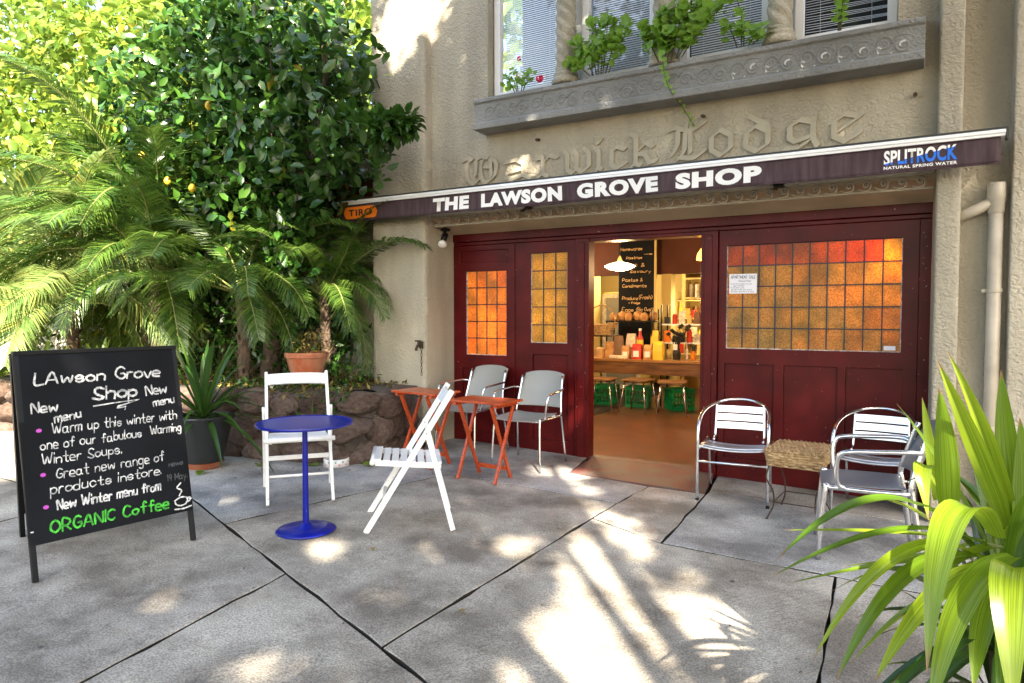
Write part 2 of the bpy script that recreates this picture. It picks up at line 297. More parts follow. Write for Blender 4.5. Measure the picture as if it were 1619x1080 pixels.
def tag(o, label, cat, group=None):
    o['label'] = label; o['category'] = cat
    if group: o['group'] = group
    return o
def struct(o): o['kind'] = 'structure'; return o
def copytree(r, loc, rz, label=None):
    kids = {}
    for x in list(bpy.data.objects):
        if x.parent: kids.setdefault(x.parent.name, []).append(x)
    def cp(o, par):
        c = o.copy(); COL.objects.link(c); c.parent = par
        for k in kids.get(o.name, []): cp(k, c)
        return c
    c = cp(r, None); c.location = loc; c.rotation_euler = (0, 0, rz)
    if label: c['label'] = label
    return c
def gz(x): return -.03*(x+2.6)
def smoothpts(pts, sub=6):
    P = [Vector(p) for p in pts]; out = []
    for i in range(len(P)-1):
        p0 = P[i-1] if i else P[0]*2-P[1]; p1 = P[i]; p2 = P[i+1]; p3 = P[i+2] if i+2 < len(P) else P[-1]*2-P[-2]
        for k in range(sub):
            t = k/sub; out.append(.5*((2*p1)+(p2-p0)*t+(2*p0-5*p1+4*p2-p3)*t*t+(3*p1-p0-3*p2+p3)*t**3))
    return out+[P[-1]]
def soft(o, levels=1):
    s = o.modifiers.new('sub', 'SUBSURF'); s.levels = s.render_levels = levels; return o

# ---------------------------------------------------------------- writing
GL = {'a':'4h1h0g0e1d3d4e 4h4e5d','b':'0k0d 0g2h4g4e2d0e','c':'4g2h0g0e2d4e','d':'4g2h0g0e2d4e 4k4d','e':'0f4f4g3h1h0g0e1d4d','f':'4j3k2j2d 0h4h','g':'4g2h0g0e2d4e 4h4b2a0b','h':'0k0d 0g2h4g4d','i':'0h0d 0j0k','k':'0k0d 4h0f4d','l':'0k0d1d','m':'0h0d 0g1h3h3d 3g4h6h6d','n':'0h0d 0g2h4g4d','o':'2h0g0e2d4e4g2h','p':'0h0a 0g2h4g4e2d0e','r':'0h0d 0f1h3h','s':'4g2h0g1f3f4e2d0e','t':'2k2e3d4d 0h4h','u':'0h0e2d4e 4h4d','v':'0h2d4h','w':'0h1d3g5d6h','x':'0h4d 4h0d','y':'0h2d 4h1a',
'A':'0d3k6d 1f5f','B':'0d0k3k4i3g0g 3g5f4d0d','C':'5j3k1j0g1e3d5e','E':'4k0k0d4d 0g3g','F':'4k0k0d 0g3g','G':'5j3k1j0g1e3d5e5g3g','H':'0k0d 5k5d 0g5g','I':'0k0d','L':'0k0d4d','M':'0d0k3f6k6d','N':'0d0k5d5k','O':'3k1j0g1e3d5e6g5j3k','P':'0d0k3k5i3g0g','R':'0d0k3k5i3g0g 2g5d','S':'5j3k1j1h4f5e3d0e','T':'0k6k 3k3d','W':'0k2d4i6d8k','1':'0i1k1d','9':'4i2k0i2g4i3d','&':'5g2d0e3j2k1j5d','.':'0d0e','(':'2k0i0f2c',')':'0k2i2f0c','+':'0g4g 2i2e','>':'0g6g 4h6g4f'}
def strokes(text, x0, y0, capH, width=None, ang=0., jit=.2, seed=0, curve=True, slant=.09):
    rr = random.Random(seed+hash(len(text))+ord(text[0])); s = capH/7.; x = 0.; out = []
    for ch in text:
        if ch == ' ': x += 4.2; continue
        g = GL[ch]; mx = 0; dy = rr.uniform(-.3, .3); sc = rr.uniform(.92, 1.08)
        for st in g.split():
            pts = [[int(st[i]), ord(st[i+1])-100] for i in range(0, len(st), 2)]
            mx = max(mx, max(p[0] for p in pts))
            pts = [[x+p[0]+rr.uniform(-jit, jit)+p[1]*slant, p[1]*sc+dy+rr.uniform(-jit, jit)] for p in pts]
            out.append(pts)
        x += mx+rr.uniform(1.3, 1.9)
    sx = (width/(x-1.5)) if width else s
    res = []; ca, sa = math.cos(ang), math.sin(ang)
    for pts in out:
        q = [Vector((p[0]*sx, p[1]*s, 0)) for p in pts]
        if curve and len(q) > 2: q = smoothpts(q, 4)
        res.append([(x0+p.x*ca-p.y*sa, y0+p.x*sa+p.y*ca) for p in q])
    return res
def ribbon(mb, polys, wd, put, mi=0):
    k = 0
    for pts in polys:
        P = [Vector((p[0], p[1])) for p in pts]
        if len(P) < 2: continue
        vs = []; n = len(P); k += 1; lift = (k % 7)*.00008
        for i, p in enumerate(P):
            d = (P[min(i+1, n-1)]-P[max(i-1, 0)]);
            if d.length < 1e-6: d = Vector((1, 0))
            d.normalize(); nn = Vector((-d.y, d.x))*wd/2
            if i == 0: p = p-d*wd*.35
            if i == n-1: p = p+d*wd*.35
            f = (.75 if i in (0, n-1) else 1)*(1+.22*math.sin(i*2.3+k*1.7))
            vs += [put(p.x+nn.x*f, p.y+nn.y*f, lift), put(p.x-nn.x*f, p.y-nn.y*f, lift)]
        mb.add(vs, [(2*i, 2*i+1, 2*i+3, 2*i+2) for i in range(n-1)], mi)
def textmesh(text, size, extrude=.0, offset=0., spacing=1.):
    c = bpy.data.curves.new('lettering', 'FONT'); c.body = text; c.size = size; c.extrude = extrude; c.offset = offset; c.space_character = spacing; c.resolution_u = 4
    o = bpy.data.objects.new('lettering', c); COL.objects.link(o); dg = bpy.context.evaluated_depsgraph_get(); dg.update()
    me = bpy.data.meshes.new_from_object(o.evaluated_get(dg)); bpy.data.objects.remove(o); bpy.data.curves.remove(c)
    return me
def placetext(text, x0, x1, z0, h, y, matn, parent, name='lettering', offset=0., spacing=1., mats=None):
    """flat print facing -Y, stretched to run from x0 to x1 with cap height h"""
    me = textmesh(text, 1., .0, offset, spacing)
    co = np.empty(len(me.vertices)*3); me.vertices.foreach_get('co', co); co = co.reshape(-1, 3)
    a, b = co.min(0), co.max(0); px = (co[:, 0]-a[0])/(b[0]-a[0]); pz = (co[:, 1]-a[1])/(b[1]-a[1])
    new = np.stack([x0+px*(x1-x0), np.full(len(px), y), z0+pz*h], 1)
    me.vertices.foreach_set('co', new.ravel()); me.materials.clear(); me.materials.append(M[matn] if isinstance(matn, str) else matn); me.update()
    return link(name, me, parent)
# ---------------------------------------------------------------- ground and paving
def sheet(name, x0, x1, y0, y1, dz, m):
    mb = MB(); mb.add([(x, y, gz(max(-20, min(6, x)))+dz) for x in (x0, -20, 6, x1) for y in (y0, y1)], [(0, 2, 3, 1), (2, 4, 5, 3), (4, 6, 7, 5)])
    o = mb.build(name, m); return struct(o)
ground = sheet('ground', -90, 90, -60, 90, -.030, 'joint')
def A(x): return 2.08-.354*(x+1.65)
def slabpoly(pts, m, seed, dz=0.):
    rr = random.Random(seed); c = Vector((sum(p[0] for p in pts)/len(pts), sum(p[1] for p in pts)/len(pts)))
    out = []
    n = len(pts); g = .007
    # inset every edge by half a joint
    P = [Vector(p) for p in pts]; ar = sum(P[i].x*P[(i+1) % n].y-P[(i+1) % n].x*P[i].y for i in range(n))
    if ar < 0: P.reverse()
    ins = []
    for i in range(n):
        a, b, d = P[i-1], P[i], P[(i+1) % n]
        e1 = (b-a).normalized(); e2 = (d-b).normalized(); n1 = Vector((-e1.y, e1.x)); n2 = Vector((-e2.y, e2.x))
        k = (n1+n2); k = k/max(.2, k.dot(n1)); ins.append(b+k*g)
    for i in range(n):
        a, b = ins[i], ins[(i+1) % n]; L = (b-a).length; m_ = max(1, int(L/.12)); e = (b-a).normalized(); nn = Vector((-e.y, e.x))
        for k in range(m_):
            p = a+(b-a)*(k/m_)
            if k: p = p+nn*(rr.uniform(-.004, .006)+.004*math.sin(k*1.3+i))
            out.append(p)
    mb = MB(); N = len(out)
    cc = Vector((0, 0))
    top = [(p.x, p.y, gz(p.x)+dz) for p in out]; low = [(p.x, p.y, gz(p.x)-.028) for p in out]
    # small worn arris
    inn = [(p.x+(c.x-p.x)*.004, p.y+(c.y-p.y)*.004, gz(p.x)+dz) for p in out]; edg = [(p.x, p.y, gz(p.x)+dz-.004) for p in out]
    mb.add(inn+edg, [tuple(range(N))]+[(i, (i+1) % N, N+(i+1) % N, N+i) for i in range(N)]); mb.add(edg+low, [(i, (i+1) % N, N+(i+1) % N, N+i) for i in range(N)], 1)
    return mb.build('paving_slab', [m, 'joint'], ground)
S = [
 ([(-3.73, A(-3.73)), (-1.87, A(-1.87)), (-1.83, 4.28), (-1.82, 4.70), (-3.30, 4.72), (-3.52, 3.85)], 'conc_c'),
 ([(-3.30, 4.72), (-1.82, 4.70), (-1.78, 5.30), (-2.50, 5.34), (-2.61, 5.98), (-4.75, 5.98), (-4.6, 4.75)], 'conc_b'),
 ([(-3.73, A(-3.73)), (-3.52, 3.85), (-3.30, 4.72), (-4.6, 4.75), (-5.7, 4.8), (-5.15, A(-5.15)), (-4.36, A(-4.36))], 'conc_b'),
 ([(-1.83, 4.28), (-1.28, 4.06), (-1.33, 5.35), (-1.78, 5.30), (-1.82, 4.70)], 'conc'),
 ([(-1.28, 4.06), (1.6, 4.12), (1.6, 5.48), (-1.33, 5.42)], 'conc_b'),
 ([(-1.33, 5.42), (1.6, 5.48), (1.6, 6.0), (-1.40, 5.99)], 'conc'),
 ([(-1.87, A(-1.87)), (-.22, A(-.22)), (-.31, 4.08), (-1.28, 4.06), (-1.83, 4.28)], 'conc_c'),
 ([(-.31, 4.08), (-.22, A(-.22)), (1.6, A(1.6)), (1.6, 4.12)], 'conc'),
 ([(-2.80, A(-2.80)), (-2.45, .2), (-2.3, -1.2), (.1, -1.2), (-.22, A(-.22)), (-1.87, A(-1.87))], 'conc_c'),
 ([(-2.80, A(-2.80)), (-3.73, A(-3.73)), (-4.36, A(-4.36)), (-4.95, 2.6), (-4.80, 1.2), (-4.5, -1.2), (-2.3, -1.2), (-2.45, .2)], 'conc'),
 ([(-4.36, A(-4.36)), (-5.15, A(-5.15)), (-5.7, 4.8), (-9.8, 4.8), (-9.8, 2.5), (-4.95, 2.6)], 'conc'),
 ([(-4.95, 2.6), (-9.8, 2.5), (-9.8, -1.2), (-4.5, -1.2), (-4.80, 1.2)], 'conc_c'),
 ([(-.22, A(-.22)), (.1, -1.2), (3.2, -1.2), (3.2, 1.0), (1.6, A(1.6))], 'conc'),
]
for i, (p, m) in enumerate(S): slabpoly(p, m, i, rnd.uniform(-.002, .002))
mb = MB()
q = [(-2.50, 5.335), (-1.345, 5.36), (-1.415, 5.93), (-1.56, 5.93), (-1.58, 5.99), (-2.585, 5.99), (-2.56, 5.93)]
zt = [gz(-2.5)+.001, gz(-1.345)+.001, -.005, -.002, 0, 0, 0]
mb.add([(a, b, z) for (a, b), z in zip(q, zt)]+[(a, b, -.05) for a, b in q], [(0, 1, 2, 3), (0, 3, 4, 5, 6)]+[(i, (i+1) % 7, 7+(i+1) % 7, 7+i) for i in range(7)])
mb.build('threshold_ramp', 'apron', ground)

# ---------------------------------------------------------------- the building
B = thing('brick_shop_building', 'beige stuccoed building with raised gothic lettering over the maroon shop front', 'building', (0, 0, 0))
B.name = 'shop_building'
HI = 6.0
def wall(name, x0, x1, y0, y1, z0, z1, m='stucco', bev=.012):
    return MB().box(x0, x1, y0, y1, z0, z1).build(name, m, B, bevel=bev)
# pilasters
def pilaster(x0, x1, yf, yb, z0, z1, r=.03):
    mb = MB(); n = 5; pts = [(x0, yb)]
    for k in range(n+1): a = math.pi+k/n*math.pi/2; pts.append((x0+r+r*math.cos(a), yf+r+r*math.sin(a)))
    for k in range(n+1): a = 1.5*math.pi+k/n*math.pi/2; pts.append((x1-r+r*math.cos(a), yf+r+r*math.sin(a)))
    pts.append((x1, yb)); mb.prism(pts, z1-z0, 'z', z0); o = mb.build('pilaster', 'stucco', B)
    return o
pilaster(-4.86, -4.165, 5.50, 6.0, -.03, HI, .045)
pilaster(.155, .30, 5.52, 6.0, -.12, HI, .02)
wall('side_wall', .30, .575, 5.66, 6.0, -.12, HI, bev=0)
wall('side_wall', .575, 3.2, 5.50, 6.0, -.2, HI)
# upper wall, with the window opening
wall('upper_wall', -4.165, .155, 5.62, 5.9, 2.36, 3.33, bev=0)
wall('upper_wall', -4.165, -3.50, 5.62, 5.9, 3.33, HI, bev=0)
wall('upper_wall', -.095, .155, 5.62, 5.9, 3.33, HI, bev=0)
wall('window_head', -3.50, -.095, 5.62, 5.9, 4.75, HI, bev=0)
# sloping soffit over the shop front and reveals
mb = MB(); mb.prism([(5.622, 2.36), (5.622, 2.31), (6.0, 2.19), (6.2, 2.19), (6.2, 2.7), (5.9, 2.7), (5.9, 2.36)], 4.32, 'x', -4.165); mb.build('soffit', 'plaster', B)
MB().box(-4.30, -4.168, 5.985, 6.1, -.05, 2.3).build('reveal', 'plaster', B)
MB().box(.152, .3, 5.985, 6.1, -.1, 2.3).build('reveal', 'plaster', B)
mb = MB(); mb.box(-4.16, .15, 5.60, 5.64, 2.335, 2.385); mb.box(-4.16, .15, 5.608, 5.64, 2.235, 2.252); mb.build('lip_moulding', 'stucco', B, bevel=.012)
# scroll ornament along the lip
def spiral(r0, turns, s=1, n=26):
    return [(s*math.cos(k/n*turns*2*math.pi)*r0*(1-.8*k/n), 0, math.sin(k/n*turns*2*math.pi)*r0*(1-.8*k/n)) for k in range(n+1)]
def scroll(name, s):
    mb = MB(); sp = spiral(.028, 1.4, s); n = len(sp); mb.tube(sp, [.009*(1-.5*i/n) for i in range(n)], 6)
    tail = smoothpts([(s*.028, 0, 0), (s*.02, 0, -.035), (-s*.02, 0, -.045), (-s*.055, 0, -.03)], 4); mb.tube(tail, [.009*(1-.6*i/len(tail)) for i in range(len(tail))], 6)
    me = mb.build(name, 'stucco', B, smooth=True); return me
sc1 = scroll('scroll_ornament', 1); sc1.location = (-4.08, 5.612, 2.30)
for i in range(1, 38):
    o = sc1.copy(); COL.objects.link(o); o.location = (-4.08+i*.112, 5.612, 2.297); o.rotation_euler = (0, rnd.uniform(-.2, .2), 0)
# raised blackletter: every letter a piece, drawn with a broad nib
def hull(pts):
    pts = sorted(set((round(p[0], 5), round(p[1], 5)) for p in pts)); lo = []; up = []
    cr = lambda o, a, b: (a[0]-o[0])*(b[1]-o[1])-(a[1]-o[1])*(b[0]-o[0])
    for p in pts:
        while len(lo) > 1 and cr(lo[-2], lo[-1], p) <= 0: lo.pop()
        lo.append(p)
    for p in reversed(pts):
        while len(up) > 1 and cr(up[-2], up[-1], p) <= 0: up.pop()
        up.append(p)
    return lo[:-1]+up[:-1]
BLK = {
 'W': ['0.0,1.28 .12,1.38 .26,1.28', '.22,1.30 .10,1.0 .12,.35 .30,.03 .52,.30', '.38,1.2 .36,.45', '.42,1.28 .56,1.38 .72,1.28', '.66,1.3 .52,1.0 .54,.30 .68,.03 .92,.30', '.62,.85 .80,.80', '.80,1.25 .82,.3', '.92,.30 .98,.9 .86,1.2'],
 'a': ['.15,.92 .5,1.0 .72,.8', '.72,.85 .72,.2 .95,.02', '.72,.52 .3,.42 .15,.2 .35,.02 .72,.2'],
 'r': ['.05,.9 .3,.95 .32,.85 .32,.15 .1,.0', '.32,.15 .55,.0', '.36,.7 .65,1.0 .98,.85'],
 'w': ['.0,1.1 .12,.9 .12,.2 .28,.0 .45,.2', '.36,1.05 .45,.9 .45,.2 .62,.0 .85,.25', '.70,1.1 .86,.9 .86,.25'],
 'i': ['.2,.98 .5,.85 .5,.15 .25,.0', '.5,.15 .85,.05', '.2,1.42 .45,1.28 .85,1.45'],
 'c': ['.15,.85 .15,.2 .45,.0 .95,.2', '.15,.75 .5,1.0 .92,.85'],
 'k': ['.0,1.5 .22,1.35 .22,.12 .05,.0', '.22,.12 .4,.02', '.25,.65 .6,1.0 .85,.8', '.3,.55 .55,.5 .72,.1 .95,.15'],
 'L': ['.0,1.22 .18,1.32 .42,1.2', '.26,1.2 .24,.6 .08,.2', '.50,1.42 .46,.9 .44,.35 .25,.0', '.30,.12 .70,.02 1.0,.26', '.52,1.10 .78,1.22 1.0,1.38', '.60,1.25 .60,.25'],
 'o': ['.15,.75 .15,.25 .5,.0 .88,.25 .88,.75 .5,1.0 .15,.75'],
 'd': ['.15,.72 .15,.22 .5,.0 .88,.25 .88,.95 .25,1.38', '.15,.72 .5,.98 .85,.75'],
 'g': ['.15,.78 .15,.35 .3,.2 .75,.35', '.15,.78 .45,1.0 .80,.85', '.80,1.0 .78,.3 .92,-.05 .75,-.22', '.02,-.02 .35,-.08 .65,.15'],
 'e': ['.15,.75 .15,.22 .5,.0 .95,.25', '.15,.75 .5,1.0 .95,.85 .3,.42'],
}
def bletter(ch, x0, x1, z0, xh):
    W = x1-x0; nib = .0195; a = R(40); n1 = Vector((math.cos(a), math.sin(a)))*nib; n2 = Vector((-math.sin(a), math.cos(a)))*.0065; mb = MB(); k = 0
    for st in BLK[ch]:
        pts = [tuple(map(float, t.split(','))) for t in st.split()]
        pts = [Vector((.02+p[0]*(W-.04), p[1]*xh)) for p in pts]
        if len(pts) > 2 and ch in 'WL': pts = [Vector((p.x, p.y)) for p in smoothpts([(p.x, p.y, 0) for p in pts], 3)]
        for p, q in zip(pts, pts[1:]):
            k += 1
            h = hull([(z+s1*n1+s2*n2)[:] for z in (p, q) for s1 in (-1, 1) for s2 in (-1, 1)])
            if len(h) > 2: mb.prism(h, .022+.00012*k, 'y', -.020-.00012*k)
    o = mb.build('raised_letter', 'letter', B); o.location = (x0, 5.62, z0); return o
LX = [-3.778, -3.374, -3.36, -3.001, -2.981, -2.742, -2.698, -2.398, -2.398, -2.309, -2.268, -2.089, -2.078, -1.817, -1.742, -1.425, -1.425, -1.197, -1.158, -.918, -.845, -.571, -.533, -.299]
for i, ch in enumerate('WarwickLodge'):
    bletter(ch, LX[2*i]-.01, LX[2*i+1]+.01, 2.615+(.01 if i > 6 else 0), .185 if i < 7 else .20)
# sill ledge with scrollwork
mb = MB(); mb.prism([(5.40, 3.07), (5.40, 3.125), (5.425, 3.135), (5.425, 3.305), (5.405, 3.315), (5.405, 3.35), (5.62, 3.40), (5.75, 3.42), (5.75, 3.20), (5.63, 3.10), (5.63, 3.07)], 3.60, 'x', -3.53)
mb.build('window_ledge', 'ledge', B, bevel=.008)
def lscroll(kind):
    mb = MB()
    for s, cx, cz, r in ((1, 0, 0, .055), (-1, .12, -.01, .045)) if kind == 0 else ((1, 0, .01, .045), (1, .10, -.02, .05)):
        sp = [(p[0]+cx, 0, p[2]*s+cz) for p in spiral(r, 1.5, s)]; n = len(sp); mb.tube(sp, [.011*(1-.45*i/n) for i in range(n)], 6)
    t = smoothpts([(.05, 0, .02), (.09, 0, .06), (.17, 0, .05), (.2, 0, .0)], 4); mb.tube(t, [.010*(1-.6*i/len(t)) for i in range(len(t))], 6)
    t = smoothpts([(-.05, 0, -.02), (-.02, 0, -.065), (.06, 0, -.06), (.09, 0, -.03)], 4); mb.tube(t, [.009*(1-.6*i/len(t)) for i in range(len(t))], 6)
    return mb.build('scroll_relief', M['ledge_chip'] , B, smooth=True)
M['ledge_chip'] = mat('ledge_chip', (.20, .20, .19), .8, bump=40, bumps=.3, speck=(14, .60, (.6, .6, .58)), var=.15, coords='Object')
M['ledge_rel'] = mat('ledge_rel', (.20, .20, .19), .8, bump=40, bumps=.4, var=.2)
a_, b_ = lscroll(0), lscroll(1); a_.data.materials[0] = M['ledge_rel']; b_.data.materials[0] = M['ledge_rel']
a_.location = (-3.36, 5.428, 3.215); b_.location = (-3.12, 5.428, 3.215)
chip = a_.data.copy(); chip.materials[0] = M['ledge_chip']
for i in range(2, 14):
    o = (a_, b_)[i % 2].copy(); COL.objects.link(o); o.location = (-3.36+i*.245, 5.428, 3.215+rnd.uniform(-.01, .01)); o.rotation_euler = (0, rnd.uniform(-.15, .15), 0)
    if i > 8: o.data = chip; o['label'] = 'scroll relief with flaking white paint'
# bolts and vents on the wall
for x, y, z in ((-2.95, 5.60, 2.96), (-1.45, 5.60, 2.96), (.02, 5.60, 2.90)):
    MB().tube([(x, 5.64, z), (x, 5.57, z-.012)], .014, 8).build('wall_bolt', 'rust', B)
# upper windows with blinds
WX = [(-3.49, -2.77), (-2.57, -1.88), (-1.68, -.97), (-.79, -.10)]
for i, (x0, x1) in enumerate(WX):
    zb, zt_ = 3.42, 4.74
    mb = MB(); f = .065
    mb.box(x0, x0+f, 5.72, 5.79, zb, zt_); mb.box(x1-f, x1, 5.72, 5.79, zb, zt_); mb.box(x0+f, x1-f, 5.722, 5.79, zb, zb+f); mb.box(x0+f, x1-f, 5.722, 5.79, zt_-f, zt_)
    mb.box(x0-.10, x0-.001, 5.75, 5.80, zb, zt_) if i else None
    wf = mb.build('window', 'white_frame', B, bevel=.004)
    MB().add([(x0+f, 5.757, zb+f), (x1-f, 5.757, zb+f), (x1-f, 5.757, zt_-f), (x0+f, 5.757, zt_-f)], [(0, 1, 2, 3)]).build('pane', 'glass', wf)
    mb = MB(); k = 0; z = zb+f+(.02 if i < 3 else .02)
    while z < zt_-.08:
        mid = 5.83; sl = (.0098, .0098, .0092, .0058)[i]; ti = .35 if i != 3 else .05; dx = .009
        broken = (i == 3 and z < zb+.30)
        if not (i == 3 and z < zb+.14 and k % 2):
            xr = x1-f-(.0 if not broken else .0)
            drop = .05 if (broken) else 0
            mb.add([(x0+f, mid+dx, z+sl), (xr, mid+dx, z+sl-drop*(k % 3)*.25), (xr, mid-dx, z-sl-drop*(k % 3)*.25), (x0+f, mid-dx, z-sl)], [(0, 1, 2, 3)])
        z += .0195; k += 1
    bl = mb.build('blind', 'slat_white', wf); bl['kind'] = 'stuff'
    mb = MB(); [mb.box(x-.0012, x+.0012, 5.818, 5.8205, zb+f, zt_-f) for x in (x0+.17, x1-.17)]; mb.build('blind_cord', 'white_frame', wf)
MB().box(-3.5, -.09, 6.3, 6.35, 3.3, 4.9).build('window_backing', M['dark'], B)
MB().box(-3.5, -.095, 5.9, 6.35, 3.2, 3.42).build('inner_sill', 'white_frame', B)
# twisted columns
for i, cx in enumerate((-2.67, -1.78, -.88)):
    mb = MB(); nr = 120; n = 28; vs = []; fs = []; z0, z1 = 3.52, 4.74
    for j in range(nr+1):
        z = z0+(z1-z0)*j/nr
        for k in range(n):
            a = 2*math.pi*k/n; r = .080+.022*abs(math.sin((2*(a)+z*2*math.pi/.22)))**.7-.008
            vs.append((cx+r*math.cos(a), 5.60+r*math.sin(a), z))
    for j in range(nr):
        for k in range(n): fs.append((j*n+k, j*n+(k+1) % n, (j+1)*n+(k+1) % n, (j+1)*n+k))
    mb.add(vs, fs); sh = mb.build('twisted_column', 'stucco', B, smooth=True)
    MB().lathe([(0, 3.395), (.125, 3.395), (.125, 3.43), (.118, 3.445), (.105, 3.46), (.112, 3.475), (.108, 3.49), (.09, 3.50), (.096, 3.512), (.085, 3.53), (0, 3.53)], (cx, 5.60, 0), 28).build('column_base', 'stucco', sh, smooth=True)

# ---- the left bay: recessed wall with a small window
wall('side_wall', -13., -6.05, 6.0, 6.2, 0, 2.72, bev=0); wall('side_wall', -5.57, -4.86, 5.995, 6.2, 0, 2.72, bev=0)
wall('side_wall', -6.05, -5.57, 6.0, 6.2, 0, .85, bev=0); wall('side_wall', -6.05, -5.57, 6.0, 6.2, 2.1, 2.72, bev=0)
mb = MB(); mb.prism([(5.62, 2.90), (5.62, 2.84), (6.0, 2.50), (6.2, 2.50), (6.2, 3.02), (5.62, 3.02)], 4.8, 'x', -9.662); mb.build('soffit', 'terracotta_paint', B)
MB().box(-9.66, -4.862, 5.59, 5.619, 2.80, 3.04).build('lip_moulding', 'stucco', B, bevel=.01)
for i in range(7):
    o = sc1.copy(); COL.objects.link(o); o.location = (-5.65+i*.112, 5.585, 2.90)
wf = MB().box(-6.05, -5.99, 6.05, 6.12, .85, 2.1).box(-5.63, -5.57, 6.05, 6.12, .85, 2.1).box(-5.99, -5.63, 6.052, 6.12, 2.03, 2.1).box(-5.99, -5.63, 6.052, 6.12, .85, .92).build('window', 'white_frame', B, bevel=.004)
MB().add([(-5.99, 6.08, .92), (-5.63, 6.08, .92), (-5.63, 6.08, 2.03), (-5.99, 6.08, 2.03)], [(0, 1, 2, 3)]).build('pane', 'glass', wf)
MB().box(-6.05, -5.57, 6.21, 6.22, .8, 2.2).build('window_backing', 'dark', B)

# ---- the maroon shop front
F0, F1 = 6.0, 6.05
def panelled(name, x0, x1, z0, z1, holes, label=None, yf=F0):
    """rails and stiles round rectangular holes (x0,x1,z0,z1), cut as a grid; butted boxes"""
    xs = sorted({x0, x1, *[h[0] for h in holes], *[h[1] for h in holes]}); zs = sorted({z0, z1, *[h[2] for h in holes], *[h[3] for h in holes]})
    vs = {}; mb = MB()
    solid = lambda a, b: not any(h[0]-1e-6 <= a and b[0] <= h[1]+1e-6 and h[2]-1e-6 <= b[1][0] and b[1][1] <= h[3]+1e-6 for h in holes)
    bm = bmesh.new(); V = {}
    def vtx(i, j, y):
        k = (i, j, y)
        if k not in V: V[k] = bm.verts.new((xs[i], y, zs[j]))
        return V[k]
    nx, nz = len(xs)-1, len(zs)-1
    S_ = [[not any(h[0]-1e-6 <= xs[i] and xs[i+1] <= h[1]+1e-6 and h[2]-1e-6 <= zs[j] and zs[j+1] <= h[3]+1e-6 for h in holes) for j in range(nz)] for i in range(nx)]
    for i in range(nx):
        for j in range(nz):
            if not S_[i][j]: continue
            bm.faces.new([vtx(i, j, yf), vtx(i+1, j, yf), vtx(i+1, j+1, yf), vtx(i, j+1, yf)])
            bm.faces.new([vtx(i, j, F1), vtx(i, j+1, F1), vtx(i+1, j+1, F1), vtx(i+1, j, F1)])
            for di, dj, e in ((-1, 0, ((0, 0), (0, 1))), (1, 0, ((1, 0), (1, 1))), (0, -1, ((0, 0), (1, 0))), (0, 1, ((0, 1), (1, 1)))):
                a, b = i+di, j+dj
                if 0 <= a < nx and 0 <= b < nz and S_[a][b]: continue
                p, q = e; bm.faces.new([vtx(i+p[0], j+p[1], yf), vtx(i+q[0], j+q[1], yf), vtx(i+q[0], j+q[1], F1), vtx(i+p[0], j+p[1], F1)])
    bmesh.ops.recalc_face_normals(bm, faces=bm.faces); me = bpy.data.meshes.new(name); bm.to_mesh(me); bm.free(); me.materials.append(M['maroon'])
    return link(name, me, B, bevel=.004, label=label)
def infill(par, x0, x1, z0, z1, name='panel'):
    o = MB().box(x0+.001, x1-.001, 6.022, 6.04, z0+.001, z1-.001).build(name, 'maroon', par)
    return o
def leaded(par, x0, x1, z0, z1, nx, nz, gm):
    dx, dz = (x1-x0)/nx, (z1-z0)/nz; g = .0035
    me = None; mred = None
    for i in range(nx):
        for j in range(nz):
            if me is None:
                o = MB().box(-dx/2+g, dx/2-g, -.0025, .0025, -dz/2+g, dz/2-g).build('pane', gm, par); me = o.data
            else: o = bpy.data.objects.new('pane', me); COL.objects.link(o); o.parent = par
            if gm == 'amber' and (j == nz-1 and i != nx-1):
                if mred is None: mred = me.copy(); mred.materials[0] = M['amber_glow_tint']
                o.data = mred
            o.location = (x0+(i+.5)*dx, 6.026, z0+(j+.5)*dz); o.rotation_euler = (rnd.gauss(0, .012), 0, rnd.gauss(0, .012))
    mb = MB()
    for i in range(nx+1): mb.box(x0+i*dx-.0045, x0+i*dx+.0045, 6.019, 6.033, z0, z1)
    mb.build('lead_came', 'lead', par)
    mb = MB()
    for j in range(nz+1): mb.box(x0, x1, 6.0175, 6.0345, z0+j*dz-.0045, z0+j*dz+.0045)
    mb.build('lead_came', 'lead', par)
    p = .006; mb = MB(); mb.box(x0-.002, x0+p, 6.012, 6.03, z0, z1); mb.box(x1-p, x1+.002, 6.012, 6.03, z0, z1); mb.box(x0+p, x1-p, 6.0125, 6.03, z0-.002, z0+p); mb.build('putty_bead', 'putty', par)
d1 = panelled('door_leaf', -4.167, -3.425, -.02, 2.075, [(-4.01, -3.52, .94, 1.81), (-4.08, -3.50, 1.90, 2.02), (-4.06, -3.50, .14, .80)])
leaded(d1, -4.01, -3.52, .94, 1.81, 4, 5, 'orange_glass'); infill(d1, -4.08, -3.50, 1.90, 2.02); infill(d1, -4.06, -3.50, .14, .80)
d2 = panelled('door_leaf', -3.40, -2.74, -.04, 2.075, [(-3.24, -2.84, 1.08, 1.965), (-3.22, -2.83, .12, .965)])
leaded(d2, -3.24, -2.84, 1.08, 1.965, 3, 5, 'yellow_glass'); infill(d2, -3.22, -2.83, .12, .965)
d3 = panelled('shopfront_bay', -1.405, .075, -.12, 2.075, [(-1.34, -.035, 1.07, 1.945), (-1.35, -.95, .13, .94), (-.87, -.47, .13, .94), (-.41, -.02, .13, .94)])
leaded(d3, -1.34, -.035, 1.07, 1.945, 10, 5, 'amber')
for a, b in ((-1.35, -.95), (-.87, -.47), (-.41, -.02)): infill(d3, a, b, .13, .94)
MB().box(-3.425, -3.40, 6.012, 6.05, -.05, 2.075).build('cover_strip', 'maroon', B)
MB().box(.075, .155, 5.99, 6.06, -.15, 2.075).build('door_stile', 'maroon', B, bevel=.004)
